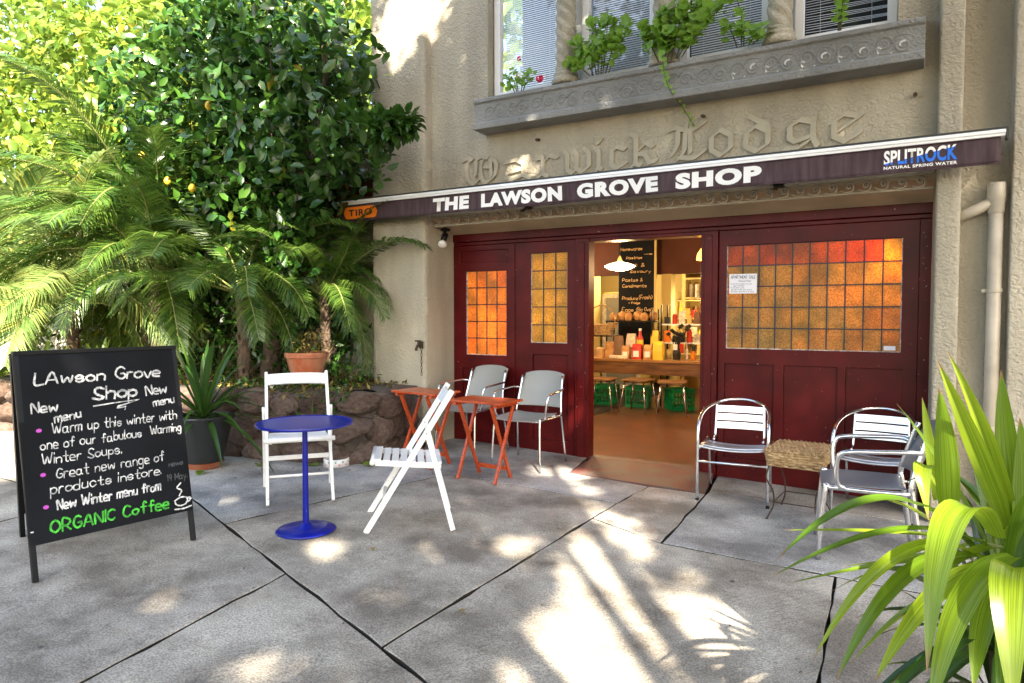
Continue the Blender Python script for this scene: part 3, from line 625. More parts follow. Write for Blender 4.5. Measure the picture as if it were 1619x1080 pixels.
MB().box(-4.167, .155, 5.985, 6.06, 2.115, 2.195).box(-4.167, .155, 6.0, 6.05, 2.078, 2.112).build('lintel_rail', 'maroon', B, bevel=.006)
for (a, b) in ((-2.738, -2.60), (-1.55, -1.408)):
    MB().box(a, b, 5.965, 6.10, -.06, 2.075).box(a+.03, b-.045, 5.952, 5.9645, -.05, 2.04).build('door_post', 'maroon', B, bevel=.005)
MB().box(-2.60, -1.55, 5.98, 6.10, 2.045, 2.076).build('door_head', 'maroon', B, bevel=.004)
MB().box(-4.16, .15, 6.061, 6.19, 2.05, 2.188).build('lintel_light_stop', 'maroon', B)  # unseen board added to stop lamp light leaking through the lintel gaps
for a, b in ((-2.77, -2.61), (-1.54, -1.37)): MB().box(a, b, 6.052, 6.095, -.05, 2.045).build('post_light_stop', 'maroon', B)  # unseen boards added to block light leaking beside the door posts
MB().box(-2.61, -1.54, 5.99, 6.12, -.06, .002).build('door_sill', 'apron', B)

# ---- interior shell
def inner(name, x0, x1, y0, y1, z0, z1, m): return struct(MB().box(x0, x1, y0, y1, z0, z1).build(name, m))
inner('shop_floor', -7, .8, 6.12, 13, -.08, 0, 'infloor')
MB().box(-2.6, -1.55, 6.05, 6.1201, -.07, 0).build('floor_edge', 'infloor', B)
inner('shop_ceiling', -7, .8, 6.2, 13.2, 2.62, 2.7, 'inwall')
inner('shop_wall_right', .72, .80, 6.06, 13.2, 0, 2.62, 'inwall'); inner('shop_wall_left', -7.08, -7, 6.2, 13.2, 0, 2.62, 'inwall')
inner('shop_wall_back', -7, .8, 13.0, 13.1, 0, 2.62, 'cream')
inner('bulkhead_beam', -6.99, .71, 10.30, 10.50, 1.98, 2.615, 'inwall')
inner('partition_wall', -3.27, -3.12, 10.28, 10.50, 0, 1.975, 'cream')
# ---------------------------------------------------------------- awning
aw = thing('awning', 'retracted maroon awning with white shop lettering on its valance over the shop front', 'awning', (-2.35, 5.3, 2.4))
def L2(o, par): o.location = tuple(-c for c in par.location); return o   # geometry given in world coordinates
mb = MB(); mb.box(-5.20, .515, 5.285, 5.34, 2.478, 2.522); mb.box(-5.20, .515, 5.277, 5.2849, 2.496, 2.5195); L2(mb.build('front_rail', 'rail', aw, bevel=.004), aw)
L2(MB().box(-5.205, .525, 5.28, 5.36, 2.5235, 2.534).box(.516, .528, 5.275, 5.36, 2.46, 2.523).box(-5.213, -5.2005, 5.275, 5.36, 2.46, 2.523).build('rail_cap', 'railblk', aw), aw)
mb = MB(); nx = 180; vs = []; fs = []
def vy(x, t): return 5.300+.006*math.sin(x*9)*t+.003*math.sin(x*31+1)*t+.012*t*t*math.sin(x*2.1)
def vb(x): return 2.312+.004*math.sin(x*2.6)
for i in range(nx+1):
    x = -5.185+(5.185+.49)*i/nx
    for j in range(9): t = j/8; vs.append((x, vy(x, t), 2.478-(2.478-vb(x))*t))
for i in range(nx):
    for j in range(8): fs.append((i*9+j, i*9+j+1, (i+1)*9+j+1, (i+1)*9+j))
va = L2(mb.add(vs, fs).build('valance', 'awning', aw, smooth=True), aw); so_ = va.modifiers.new('cloth', 'SOLIDIFY'); so_.thickness = .003; so_.offset = 1
mb = MB(); mb.tube([(x, vy(x, 1)-.002, vb(x)) for x in [-5.185+5.675*i/120 for i in range(121)]], .005, 6); L2(mb.build('hem', 'awning', aw, smooth=True), aw)
mb = MB(); mb.tube([(-5.15, 5.47, 2.50), (.48, 5.47, 2.50)], .05, 20); L2(mb.build('fabric_roll', 'awning', aw, smooth=True), aw)
for x in (-3.05, -.87):
    mb = MB(); mb.box(x-.03, x+.03, 5.42, 5.62, 2.40, 2.44); mb.box(x-.04, x+.04, 5.60, 5.6195, 2.33, 2.46); mb.tube([(x, 5.60, 2.36), (x, 5.50, 2.305), (x, 5.47, 2.30)], .014, 8); L2(mb.build('bracket', 'rust', aw), aw)
for a, b in ((-5.0, -3.0), (.3, -1.6)):
    mb = MB(); mb.bar((a, 5.33, 2.465), (b, 5.46, 2.46), .03, .03); mb.bar((b, 5.42, 2.45), (a, 5.44, 2.45), .03, .03); L2(mb.build('folding_arm', 'rail', aw), aw)
def awtext(*a, **k): return L2(placetext(*a, **k), aw)
YT = 5.288
def drape(o):
    me = o.data; co = np.empty(len(me.vertices)*3); me.vertices.foreach_get('co', co); co = co.reshape(-1, 3)
    for r_ in co: t = min(1, max(0, (2.478-r_[2])/.166)); r_[1] = vy(r_[0], t)-.0065-(r_[1] < YT)*.0015
    me.vertices.foreach_set('co', co.ravel()); me.update(); return o
for word, x0, x1 in (('THE', -3.91, -3.50), ('LAWSON', -3.37, -2.56), ('GROVE', -2.42, -1.72), ('SHOP', -1.58, -.94)):
    drape(awtext(word, x0, x1, 2.330, .124, YT, 'print_w', aw, offset=.062, spacing=1.12))
drape(awtext('NATURAL SPRING WATER', -.155, .262, 2.334, .020, YT, 'print_w', aw, offset=.035, spacing=1.15))
# two colour wordmark: white above a rising line, blue below
m = bpy.data.materials.new('print_split'); m.use_nodes = True; n = m.node_tree.nodes; l = m.node_tree.links; b = n['Principled BSDF']
tc = n.new('ShaderNodeTexCoord'); sx = n.new('ShaderNodeSeparateXYZ'); l.new(tc.outputs['Object'], sx.inputs[0])
mm = n.new('ShaderNodeMath'); mm.operation = 'MULTIPLY_ADD'; l.new(sx.outputs[0], mm.inputs[0]); mm.inputs[1].default_value = -.185; mm.inputs[2].default_value = -.028
ad = n.new('ShaderNodeMath'); ad.operation = 'ADD'; l.new(sx.outputs[2], ad.inputs[0]); l.new(mm.outputs[0], ad.inputs[1])
gt = n.new('ShaderNodeMath'); gt.operation = 'GREATER_THAN'; l.new(ad.outputs[0], gt.inputs[0]); gt.inputs[1].default_value = 2.372
mx = n.new('ShaderNodeMix'); mx.data_type = 'RGBA'; l.new(gt.outputs[0], mx.inputs[0]); mx.inputs[6].default_value = (.01, .16, .75, 1); mx.inputs[7].default_value = (.85, .85, .85, 1); l.new(mx.outputs[2], b.inputs['Base Color']); b.inputs['Roughness'].default_value = .6
M['print_split'] = m
drape(awtext('SPLITROCK', -.155, .262, 2.362, .098, YT, 'print_split', aw, offset=.035, spacing=1.05))
# orange badge
pts = []
x0, x1, z0, z1 = -5.045, -4.60, 2.335, 2.455; r = .055
for cx, cz, a0 in ((x1-r, z1-r, 0), (x0+r, z1-r, 90), (x0+r, z0+r, 180), (x1-r, z0+r, 270)):
    for k in range(7): a = R(a0+k*15); pts.append((cx+r*math.cos(a), cz+r*math.sin(a)))
top = sorted(set(p[0] for p in pts))
mb = MB(); nn = len(pts); xs_ = [x0+(x1-x0)*i/24 for i in range(25)]
def cut(x):
    d = max(0, x0+r-x, x-(x1-r)); h = math.sqrt(max(0, r*r-d*d)); return (z0+r-h, z1-r+h)
vs = []
for x in xs_: a, b = cut(x); vs += [(x, YT+.0005, a), (x, YT+.0005, (a+b)/2), (x, YT+.0005, b)]
fs = [(3*i+j, 3*i+j+1, 3*i+4+j, 3*i+3+j) for i in range(24) for j in (0, 1)]
o = L2(mb.add(vs, fs).build('orange_badge', 'orange', aw), aw); drape(o)
o = awtext('TIRO', -4.975, -4.67, 2.362, .066, YT-.001, 'print_k', aw, offset=.03, spacing=1.15); drape(o)

# ---------------------------------------------------------------- fixtures on the wall
sp = thing('spotlight', 'small black bracket spotlight with white reflector bulb at the top left of the shop front', 'spotlight', (-4.13, 5.80, 2.23))
MB().box(-.035, .035, -.035, .035, -.012, .012).tube([(0, 0, -.01), (0, -.01, -.06)], .014, 8).build('mount', 'black', sp)
MB().tube([(0, .01, -.045), (.0, -.02, -.085), (0, -.04, -.12)], [.03, .032, .028], 12).build('socket', 'black', sp, smooth=True)
T = Quaternion((1, 0, 0), R(35)).to_matrix().to_4x4()
mb = MB().lathe([(0, .06), (.02, .06), (.025, .03), (.044, -.005), (.046, -.02), (.040, -.028), (.02, -.034), (0, -.036)], n=24); o = mb.build('bulb', 'white_paint', sp, smooth=True); o.location = (0, -.05, -.145); o.rotation_euler = (R(-40), R(-25), 0)
tp = thing('garden_tap', 'small rusty wall tap with a chain hanging from it beside the left pilaster', 'tap', (-4.13, 5.70, 1.03))
tp.location = (-4.18, 5.49, 1.05)
MB().tube([(-.03, .03, 0), (-.03, -.06, 0), (-.03, -.08, -.03), (-.03, -.08, -.05)], .014, 10).box(-.055, -.005, -.004, .004, -.03, .04).build('tap_body', 'rust', tp)
MB().tube([(-.03, -.05, .01), (-.03, -.05, .045)], .007, 8).tube([(-.065, -.05, .047), (.005, -.05, .047)], .008, 8).build('handle', 'rust', tp)
lk = None
for i in range(11):
    if lk is None:
        mb = MB(); mb.tube([(.008*math.cos(a), 0, .019*math.sin(a)) for a in [2*math.pi*k/12 for k in range(12)]], .003, 5, closed=True); lk = mb.build('chain_link', 'rust', tp)
        o = lk
    else: o = lk.copy(); COL.objects.link(o)
    o.location = (.012, -.05, .03-.031*i); o.rotation_euler = (0, 0, (i % 2)*1.5+.3)
dp = thing('drainpipe', 'beige painted drainpipe with a sloping inlet elbow beside the right end of the awning', 'drainpipe', (.50, 5.56, -.1))
MB().tube([(0, 0, 0), (.0, 0, 2.26)], .042, 20).build('pipe', 'pipe', dp, smooth=True)
MB().lathe([(0, 2.33), (.05, 2.33), (.054, 2.32), (.054, 2.21), (.048, 2.20), (.048, 2.14), (.043, 2.13)], n=24).build('collar', 'pipe', dp, smooth=True)
MB().tube([(-.26, .06, 2.10), (-.03, 0, 2.20)], .037, 16).build('inlet_pipe', 'pipe', dp, smooth=True)
for z in (1.62, .7): MB().lathe([(.043, z-.012), (.047, z-.012), (.047, z+.012), (.043, z+.012)], n=20).box(-.07, -.043, -.006, .006, z-.01, z+.01).build('pipe_clip', 'pipe', dp)

# paper notice and sticker on the big window
nt_ = thing('paper_notice', 'white handwritten paper notice taped on the left panes of the large amber window', 'notice', (-1.205, 6.005, 1.62))
MB().box(-.113, .113, 0, .0012, -.083, .083).build('sheet', 'paper', nt_)
mb = MB(); put = lambda x, y, l_: (x, -.001-l_, y)
ribbon(mb, strokes('APARTMENT SALE', -.10, .045, .026, .20, -.02), .0028, put)
ribbon(mb, strokes('Ground Floor', -.035, .018, .014, .10, -.02), .002, put)
for i, (t, wd, x) in enumerate((('& furniture lamps & prints', .17, -.10), ('rugs & ceramics', .09, -.08), ('& kitchen ware', .11, -.10), ('garden pots and chairs', .17, -.095), ('& books records and more', .19, -.10))):
    ribbon(mb, strokes(t, x, -.003-i*.0165, .009, wd, -.02, seed=i), .0015, put)
mb.build('handwriting', 'ink', nt_)
tag(MB().box(-.15, -.07, 6.007, 6.0085, 1.085, 1.118).build('sticker', 'paper'), 'small blank white sticker in the bottom right corner of the large amber window', 'sticker')

# ---------------------------------------------------------------- sandwich board
cb = thing('chalkboard_sign', 'black sandwich board with white and green chalk handwriting on the left pavement', 'sandwich board', (-3.833, 2.143, gz(-3.8)+.0), math.atan2(.80, .11))
cb.rotation_euler = (0, 0, math.atan2(.80, .11))       # local +X runs along the board, local -Y faces the street
Wb = .825
# local frame: x along width, front face towards -Y
H = 1.118; yF, yR, yT = -.17, .64, .035
def fp(u, v, off=0.):      # u 0..1 across, v 0..1 down the panel; returns local point on the front leg plane
    a = Vector((0, yT, H)); b = Vector((0, yF, 0)); d = (b-a); nrm = Vector((0, -H, yT-yF)).normalized()
    s = v*.845; p = a+d*s; x = -Wb/2+u*Wb; return Vector((x, p.y, p.z))+Vector((0, nrm.y, nrm.z))*off*1.0
nF = Vector((0, -H, yT-yF)).normalized()
if nF.y > 0: nF = -nF
def fp(u, v, off=0.):
    p = Vector((0, yT, H)).lerp(Vector((0, yF, 0)), v*.845); return Vector((-Wb/2+u*Wb, p.y, p.z))+nF*off
vs = [fp(u, v, o) for o in (.014, -.004) for u, v in ((0, 0), (1, 0), (1, 1), (0, 1))]
MB().add(vs, [(0, 1, 2, 3), (7, 6, 5, 4), (0, 4, 5, 1), (1, 5, 6, 2), (2, 6, 7, 3), (3, 7, 4, 0)]).build('board_panel', 'slate', cb, bevel=.002)
for s in (-1, 1):
    x = s*(Wb/2-.0125)
    MB().bar((x, yT, H+.008), (x, yF, 0), .025, .026, (1, 0, 0)).build('leg', 'black', cb, bevel=.002)
    MB().bar((x, yT+.034, H+.004), (x+.19, yR, 0), .025, .026, (1, 0, 0)).build('leg', 'black', cb, bevel=.002)
    MB().lathe([(0, 0), (.007, 0), (.007, .004), (0, .005)], n=12).build('screw', 'rail', cb).location = fp(.5+s*.485, .93, .018)
MB().bar((-Wb/2, yT-.006, H+.012), (Wb/2, yT-.006, H+.012), .03, .02, (0, 1, 0)).build('top_rail', 'black', cb, bevel=.002)
rp = [Vector((x+.19*t, 0, 0))+Vector((0, yT+.045, H)).lerp(Vector((0, yR+.01, 0)), t) for t in (.02, .85) for x in (-Wb/2+.026, Wb/2-.026)]
MB().add([p+Vector((0, q, 0)) for q in (0, .012) for p in (rp[0], rp[1], rp[3], rp[2])], [(0, 1, 2, 3), (7, 6, 5, 4), (0, 4, 5, 1), (1, 5, 6, 2), (2, 6, 7, 3), (3, 7, 4, 0)]).build('rear_panel', 'slate', cb)
PH = math.sqrt(H*H+(yT-yF)**2)*.845
def bput(x, y, l_): return fp(x/Wb, 1-y/PH, .0155+l_)
def line(t, u0, u1, v, cap, matn='chalk', wd=.0062, ang=0., seed=0, name='chalk_lettering'):
    mb = MB(); st = strokes(t, u0*Wb, (1-v)*PH, cap, (u1-u0)*Wb, ang, seed=seed); ribbon(mb, st, wd, bput); mb.build(name, matn, cb)
line('LAwson Grove', .10, .86, .165, .062, wd=.010)
line('Shop', .42, .69, .272, .07, wd=.012)
mb = MB(); ribbon(mb, [[(.42*Wb, .692*PH), (.55*Wb, .70*PH), (.71*Wb, .706*PH), (.57*Wb, .678*PH), (.56*Wb, .668*PH), (.62*Wb, .672*PH), (.61*Wb, .655*PH)]], .008, bput); mb.build('chalk_underline', 'chalk', cb)
line('New', .07, .21, .315, .052, ang=.02, wd=.0085); line('menu', .19, .34, .375, .044, ang=.10, wd=.0085)
line('New', .76, .90, .275, .055, ang=.05, wd=.0085, seed=4); line('menu', .80, .95, .345, .044, ang=.12, wd=.0085, seed=5)
line('Warm up this winter with', .17, .95, .435, .052, seed=1)
line('one of our fabulous', .10, .70, .515, .049, seed=2); line('Warming', .76, .97, .508, .045, seed=3)
line('Winter Soups.', .10, .56, .592, .050, seed=4)
line('Great new range of', .17, .83, .675, .051, seed=5)
line('products instore.', .13, .80, .752, .050, seed=6)
line('New Winter menu from', .16, .79, .842, .051, seed=7, wd=.0085)
line('19 May.', .84, .98, .80, .035, 'chalkf', seed=8, wd=.005); line('news', .86, .96, .715, .028, 'chalkf', seed=9, wd=.005); pass
line('ORGANIC Coffee', .11, .83, .955, .058, 'chalkg', seed=10, wd=.010)
mb = MB()
cup = [[(.875, .075), (.885, .05), (.92, .04), (.955, .05), (.965, .08), (.92, .09), (.875, .075)], [(.96, .075), (.985, .08), (.98, .06), (.955, .055)], [(.87, .025), (.93, .02), (.99, .028)], [(.91, .10), (.93, .13), (.90, .15), (.93, .175)]]
ribbon(mb, [[(p.x, p.y) for p in smoothpts([(u*Wb, v*PH, 0) for u, v in c], 4)] for c in cup], .008, bput); mb.build('chalk_cup', 'chalk', cb)
for v in (.41, .645, .815):
    c = Vector((.10*Wb+.0*v, (1-v)*PH)); mb = MB(); k = 12
    mb.add([bput(c.x+.013*math.cos(2*math.pi*i/k), c.y+.010*math.sin(2*math.pi*i/k), 0) for i in range(k)], [tuple(range(k))]); mb.build('chalk_dot', 'chalkp', cb)

# ---------------------------------------------------------------- white folding chairs
def folding_chair(label, loc, rz):
    t = thing('folding_chair', label, 'folding chair', loc, rz, 'white folding chairs'); w_ = .44
    # local: faces -Y; long legs from the back top (+Y) to the front foot (-Y)
    top = Vector((0, .27, .88)); ff = Vector((0, -.27, 0)); piv = top.lerp(ff, .30); rf = Vector((0, .27, 0))
    for s in (-1, 1):
        x = s*w_/2
        MB().bar((x, top.y, top.z), (x, ff.y, ff.z), .022, .036, (1, 0, 0)).build('long_leg', 'white_paint', t, bevel=.004)
        x2 = s*(w_/2+.022)
        MB().bar((x2, piv.y+.0, piv.z+.02), (x2, rf.y, rf.z), .020, .032, (1, 0, 0)).build('rear_leg', 'white_paint', t, bevel=.004)
        MB().tube([(s*(w_/2-.013), piv.y, piv.z), (s*(w_/2+.036), piv.y, piv.z)], .006, 8).build('bolt', 'alu', t)
        x3 = s*(w_/2-.024)
        MB().bar((x3, -.21, .432), (x3, .20, .40), .020, .034, (1, 0, 0)).build('seat_rail', 'white_paint', t, bevel=.003)
    # back rest: slightly curved board
    mb = MB(); d = (ff-top).normalized(); n_ = Vector((0, d.z, -d.y)); vs = []; N = 10
    for i in range(N+1):
        u = -1+2*i/N; x = u*(w_/2-.011); b = .018*(1-u*u)
        for q in ((.02, -.009), (.105, -.009), (.105, .009), (.02, .009)):
            p = top+d*q[0]-n_*(q[1])-n_*b*(-1); vs.append((x, p.y+.0, p.z))
    fs = [(4*i+k, 4*i+(k+1) % 4, 4*i+4+(k+1) % 4, 4*i+4+k) for i in range(N) for k in range(4)]+[(3, 2, 1, 0), (4*N, 4*N+1, 4*N+2, 4*N+3)]
    mb.add(vs, fs).build('backrest', 'white_paint', t)
    for k in range(8):
        y = -.195+k*.054; z = .452-(y+.2)*.078-(.006 if 0 < k < 7 else 0); 
        MB().box(-w_/2+.015, w_/2-.015, y-.021, y+.021, z-.007, z+.007).build('seat_slat', 'white_paint', t, bevel=.003)
    MB().tube([(-w_/2-.02, -.225, .44), (w_/2+.02, -.225, .44)], .017, 10).build('front_rail', 'white_paint', t, smooth=True)
    q = top.lerp(ff, .80); MB().tube([(-w_/2, q.y, q.z), (w_/2, q.y, q.z)], .010, 8).build('stretcher', 'white_paint', t, smooth=True)
    q = piv.lerp(rf, .62); MB().box(-w_/2-.012, w_/2+.012, q.y-.008, q.y+.008, q.z-.017, q.z+.017).build('stretcher', 'white_paint', t, bevel=.003)
    q = piv.lerp(rf, .80); 
    return t
# heading: local -Y = facing
def face(dx, dy): return math.atan2(dx, -dy)
folding_chair('white folding chair facing the street behind the blue table', (-3.86, 3.56, gz(-3.9)), face(.76, -.65))
folding_chair('white slatted folding chair seen from its side right of the blue table', (-2.81, 3.53, gz(-2.8)), face(-.78, -.62))

# ---------------------------------------------------------------- blue table
bt = thing('bistro_table', 'round royal blue metal bistro table on a disc foot', 'table', (-3.22, 3.02, gz(-3.2)))
MB().lathe([(0, .676), (.282, .676), (.29, .680), (.292, .672), (.287, .662), (.26, .660), (0, .660)], n=64).build('tabletop', 'blue', bt, smooth=False, bevel=.0)
MB().lathe([(.018, .02), (.02, .06), (.018, .30), (.016, .662)], n=20).build('column', 'blue', bt, smooth=True)
MB().lathe([(.18, 0), (.183, .004), (.175, .012), (.10, .020), (.045, .027), (.028, .045), (.018, .05)], n=48).build('base', 'blue', bt, smooth=True)

# ---------------------------------------------------------------- red wooden folding tables
def tray_table(label, loc, rz):
    t = thing('folding_table', label, 'folding table', loc, rz, 'red timber folding tables'); Lx, Dy, H = .52, .34, .655
    for k in range(4):
        y = -Dy/2+(k+.5)*Dy/4; MB().box(-Lx/2, Lx/2, y-Dy/8+.0012, y+Dy/8-.0012, H-.018, H).build('board', 'redwood', t, bevel=.003)
    for s in (-1, 1): MB().box(s*(Lx/2-.06)-.015, s*(Lx/2-.06)+.015, -Dy/2+.01, Dy/2-.01, H-.045, H-.0185).build('batten', 'redwood', t, bevel=.002)
    for s in (-1, 1): MB().box(-Lx/2+.02, Lx/2-.02, s*(Dy/2-.012)-.01, s*(Dy/2-.012)+.01, H-.042, H-.0186).build('apron_rail', 'redwood', t, bevel=.002) if 0 else None
    for s in (-1, 1):
        xi, xo = s*(Lx/2-.105), s*(Lx/2-.078)
        MB().bar((xi, -.15, H-.03), (xi, .14, 0), .022, .03, (1, 0, 0)).build('leg', 'redwood', t, bevel=.004)
        MB().bar((xo, .15, H-.03), (xo, -.14, 0), .022, .03, (1, 0, 0)).build('leg', 'redwood', t, bevel=.004)
    xi, xo = Lx/2-.105, Lx/2-.078
    MB().box(-xi+.011, xi-.011, .105, .125, .06, .095).build('stretcher', 'redwood', t, bevel=.003)
    return t
tray_table('red timber folding table in front of the right grey armchair', (-2.98, 4.74, gz(-3)), R(-2))
tray_table('red timber folding table nearest the stone garden wall', (-3.68, 4.86, gz(-3.7)), R(-6))

# ---------------------------------------------------------------- grey shell armchairs
def shell_chair(label, loc, rz, shm='shell', sq=False):
    t = thing('shell_armchair', label, 'armchair', loc, rz, 'grey shell armchairs with aluminium frames'); w_ = .44
    n = 14
    def shell(fn, nu, nv, name, th=.008):
        vs = [fn(i/nu, j/nv) for i in range(nu+1) for j in range(nv+1)]; fs = [(i*(nv+1)+j, i*(nv+1)+j+1, (i+1)*(nv+1)+j+1, (i+1)*(nv+1)+j) for i in range(nu) for j in range(nv)]
        o = MB().add(vs, fs).build(name, shm, t, smooth=True); s = o.modifiers.new('s', 'SOLIDIFY'); s.thickness = th; s.offset = 0; b = o.modifiers.new('b', 'BEVEL'); b.width = .003; b.segments = 2; b.limit_method = 'ANGLE'; return o
    def seat(u, v):
        x = (u-.5)*2; y = -.24+.44*v; cut = max(0, abs(x)-.8)*.22*(1 if v < .1 or v > .9 else 0)
        z = .45-.022*math.sin(min(1, v*1.1)*math.pi)*(1-x*x)-.05*max(0, .16-v)**1*2.2-.012*(1-x*x)
        return (x*w_/2*(1-.08*(2*v-1)**2*abs(x)**4-(.03 if v > .8 else 0)), y, z)
    shell(seat, 14, 14, 'seat')
    def back(u, v):
        x = (u-.5)*2; z = .50+.32*v; wx = w_/2*(.98-.05*v-.10*max(0, v-.8)*abs(x)**3)
        z += -.012*abs(x)**4*(v > .5)
        y = .235+.11*(v)+.045*(1-x*x)-.02+.03*v*v; return (x*wx, y, z-.018*(1-math.cos(x*1.4))*(1 if v > .9 else 0))
    shell(back, 14, 12, 'backrest')
    rr = .011 if not sq else .016
    for s in (-1, 1):
        x = s*(w_/2+.008)
        MB().tube(smoothpts([(s*(w_/2-.015), .30, .78), (s*(w_/2-.005), .245, .60), (x, .215, .47), (x, .225, .40), (x+s*.02, .285, 0)], 5), rr, 10).build('rear_leg', 'alu', t, smooth=True)
        MB().tube(smoothpts([(x, .21, .43), (x, 0, .43), (x-s*.005, -.19, .432), (x-s*.006, -.222, .41), (x+s*.012, -.255, 0)], 5), rr, 10).build('front_leg', 'alu', t, smooth=True)
        MB().tube(smoothpts([(s*(w_/2), .26, .665), (x+s*.03, .20, .672), (x+s*.045, .05, .665), (x+s*.045, -.10, .655), (x+s*.04, -.15, .63), (x+s*.03, -.165, .55), (x+s*.015, -.155, .46), (x, -.12, .435)], 5), rr*.9, 10).build('arm', 'alu', t, smooth=True)
    for y, z in ((.17, .425), (-.19, .42)): MB().tube([(-w_/2, y, z), (w_/2, y, z)], .008, 8).build('seat_bar', 'alu', t, smooth=True)
    return t
shell_chair('grey shell armchair nearest the doorway with sun at its feet', (-2.94, 5.40, gz(-2.9)), R(2))
shell_chair('grey shell armchair between the garden wall and the other grey chair', (-3.64, 5.52, gz(-3.6)), R(-4))
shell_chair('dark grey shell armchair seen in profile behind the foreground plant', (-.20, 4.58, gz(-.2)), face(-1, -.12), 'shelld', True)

# ---------------------------------------------------------------- aluminium slat armchairs
def alu_chair(label, loc, rz):
    t = thing('slat_armchair', label, 'armchair', loc, rz, 'polished aluminium slat armchairs'); w_ = .50
    h = w_/2
    loop = [(-h, -.25, 0), (-h, -.25, .30), (-h, -.245, .50), (-h+.002, -.20, .60), (-h+.01, -.05, .655), (-h+.05, .12, .69), (-h+.13, .22, .715), (0, .265, .725)]
    loop = loop+[(-p[0], p[1], p[2]) for p in loop[-2::-1]]
    MB().tube(smoothpts(loop, 6), .0125, 12).build('frame_loop', 'alu', t, smooth=True)
    for s in (-1, 1):
        MB().tube(smoothpts([(s*(h-.01), -.24, .40), (s*(h-.012), .10, .405), (s*(h-.015), .19, .38), (s*(h-.02), .25, 0)], 6), .0115, 10).build('rear_leg', 'alu', t, smooth=True)
        MB().tube(smoothpts([(s*.185, .10, .415), (s*.185, .165, .425), (s*.185, .19, .48), (s*.18, .225, .70)], 6), .010, 10).build('back_upright', 'alu', t, smooth=True)
    for k in range(3):
        z = .52+k*.064; y = .192+.033*(z-.48)/.22-.016
        mb = MB(); N = 8; vs = []
        for i in range(N+1):
            u = -1+2*i/N; yy = y+.018*(1-u*u)
            for dy, dz in ((-.003, -.026), (.003, -.026), (.011, .026), (.005, .026)): vs.append((u*.178, yy+dy, z+dz))
        mb.add(vs, [(4*i+a, 4*i+(a+1) % 4, 4*i+4+(a+1) % 4, 4*i+4+a) for i in range(N) for a in range(4)]+[(3, 2, 1, 0), (4*N, 4*N+1, 4*N+2, 4*N+3)]).build('back_slat', 'alub', t)
    for k in range(7):
        y = -.235+k*.058; z = .425-(.006*k if k < 5 else .03); mb = MB(); N = 10; vs = []
        if k == 0: z -= .012
        for i in range(N+1):
            u = -1+2*i/N; zz = z-.020*(1-u*u)+.0
            for dy, dz in ((-.019, 0), (-.014, .008), (.014, .008), (.019, 0), (.014, -.006), (-.014, -.006)): vs.append((u*(h-.012), y+dy, zz+dz))
        mb.add(vs, [(6*i+a, 6*i+(a+1) % 6, 6*i+6+(a+1) % 6, 6*i+6+a) for i in range(N) for a in range(6)]+[(5, 4, 3, 2, 1, 0), tuple(6*N+a for a in range(6))]).build('seat_slat', 'alub', t, smooth=True)
    MB().tube([(-h, -.25, .30), (h, -.25, .30)], .0095, 10).build('stretcher', 'alu', t, smooth=True)
    for s in (-1, 1): MB().lathe([(0, -.001), (.014, -.001), (.014, .018), (0, .02)], (s*h, -.25, 0), 12).build('foot_cap', 'black', t)
    return t
alu_chair('polished aluminium slat armchair just right of the shop doorway', (-1.12, 5.42, gz(-1.1)), R(5))
alu_chair('polished aluminium slat armchair half hidden behind the dark grey chair', (-.17, 5.60, gz(-.2)), R(-6))

# ---------------------------------------------------------------- wicker box on an iron stand
wt = thing('wicker_stand', 'woven wicker box with lid on a curled wrought iron stand between the aluminium chairs', 'side table', (-.63, 5.16, gz(-.6)), R(-4))
a, b_ = .18, .23
mb = MB()
for k in range(26):
    x = -a-.015+(2*a+.03)*(k+.5)/26; pts = [(x+rnd.gauss(0, .0015), y, .485+rnd.gauss(0, .0015)+.003*math.sin(y*60+k*3.1)) for y in [-b_-.01+(2*b_+.02)*i/14 for i in range(15)]]
    mb.tube(pts, .0078, 6)
mb.build('lid', 'wicker', wt, smooth=True)
for j in range(6):
    z = .47-.017*j; s = 1-.015*j; mb = MB(); pts = []
    per = [(-a, -b_), (a, -b_), (a, b_), (-a, b_)]
    for e in range(4):
        p, q = per[e], per[(e+1) % 4]
        for i in range(16): f = i/16; pts.append(((p[0]+(q[0]-p[0])*f)*s+.006*math.sin((e*16+i)*1.6+j*math.pi)*(e % 2), (p[1]+(q[1]-p[1])*f)*s+.006*math.sin((e*16+i)*1.6+j*math.pi)*(1-e % 2), z+.002*math.sin(i*1.7+j)))
    mb.tube(pts, .0105, 6, closed=True); mb.build('woven_band', 'wicker', wt, smooth=True)
MB().box(-a+.01, a-.01, -b_+.01, b_-.01, .385, .48).build('box_lining', 'brown', wt)
for sx in (-1, 1):
    for sy in (-1, 1):
        c = [(sx*(a-.02), sy*(b_-.02), .385), (sx*(a-.005), sy*(b_-.01), .29), (sx*(a-.04), sy*(b_-.05), .20), (sx*(a-.045), sy*(b_-.055), .10), (sx*(a-.02), sy*(b_-.02), .03), (sx*(a-.01), sy*(b_-.01), .0)]
        MB().tube(smoothpts(c, 5), .0055, 7).lathe([(0, -.001), (.015, -.001), (.012, .008), (0, .012)], (sx*(a-.01), sy*(b_-.01), 0), 10).build('leg', 'rust', wt, smooth=True)
mb = MB(); z = .12; q = [(-a+.045, -b_+.055, z), (a-.045, -b_+.055, z), (a-.045, b_-.055, z), (-a+.045, b_-.055, z)]; mb.tube(q, .004, 6, closed=True); mb.build('stretcher_ring', 'rust', wt)

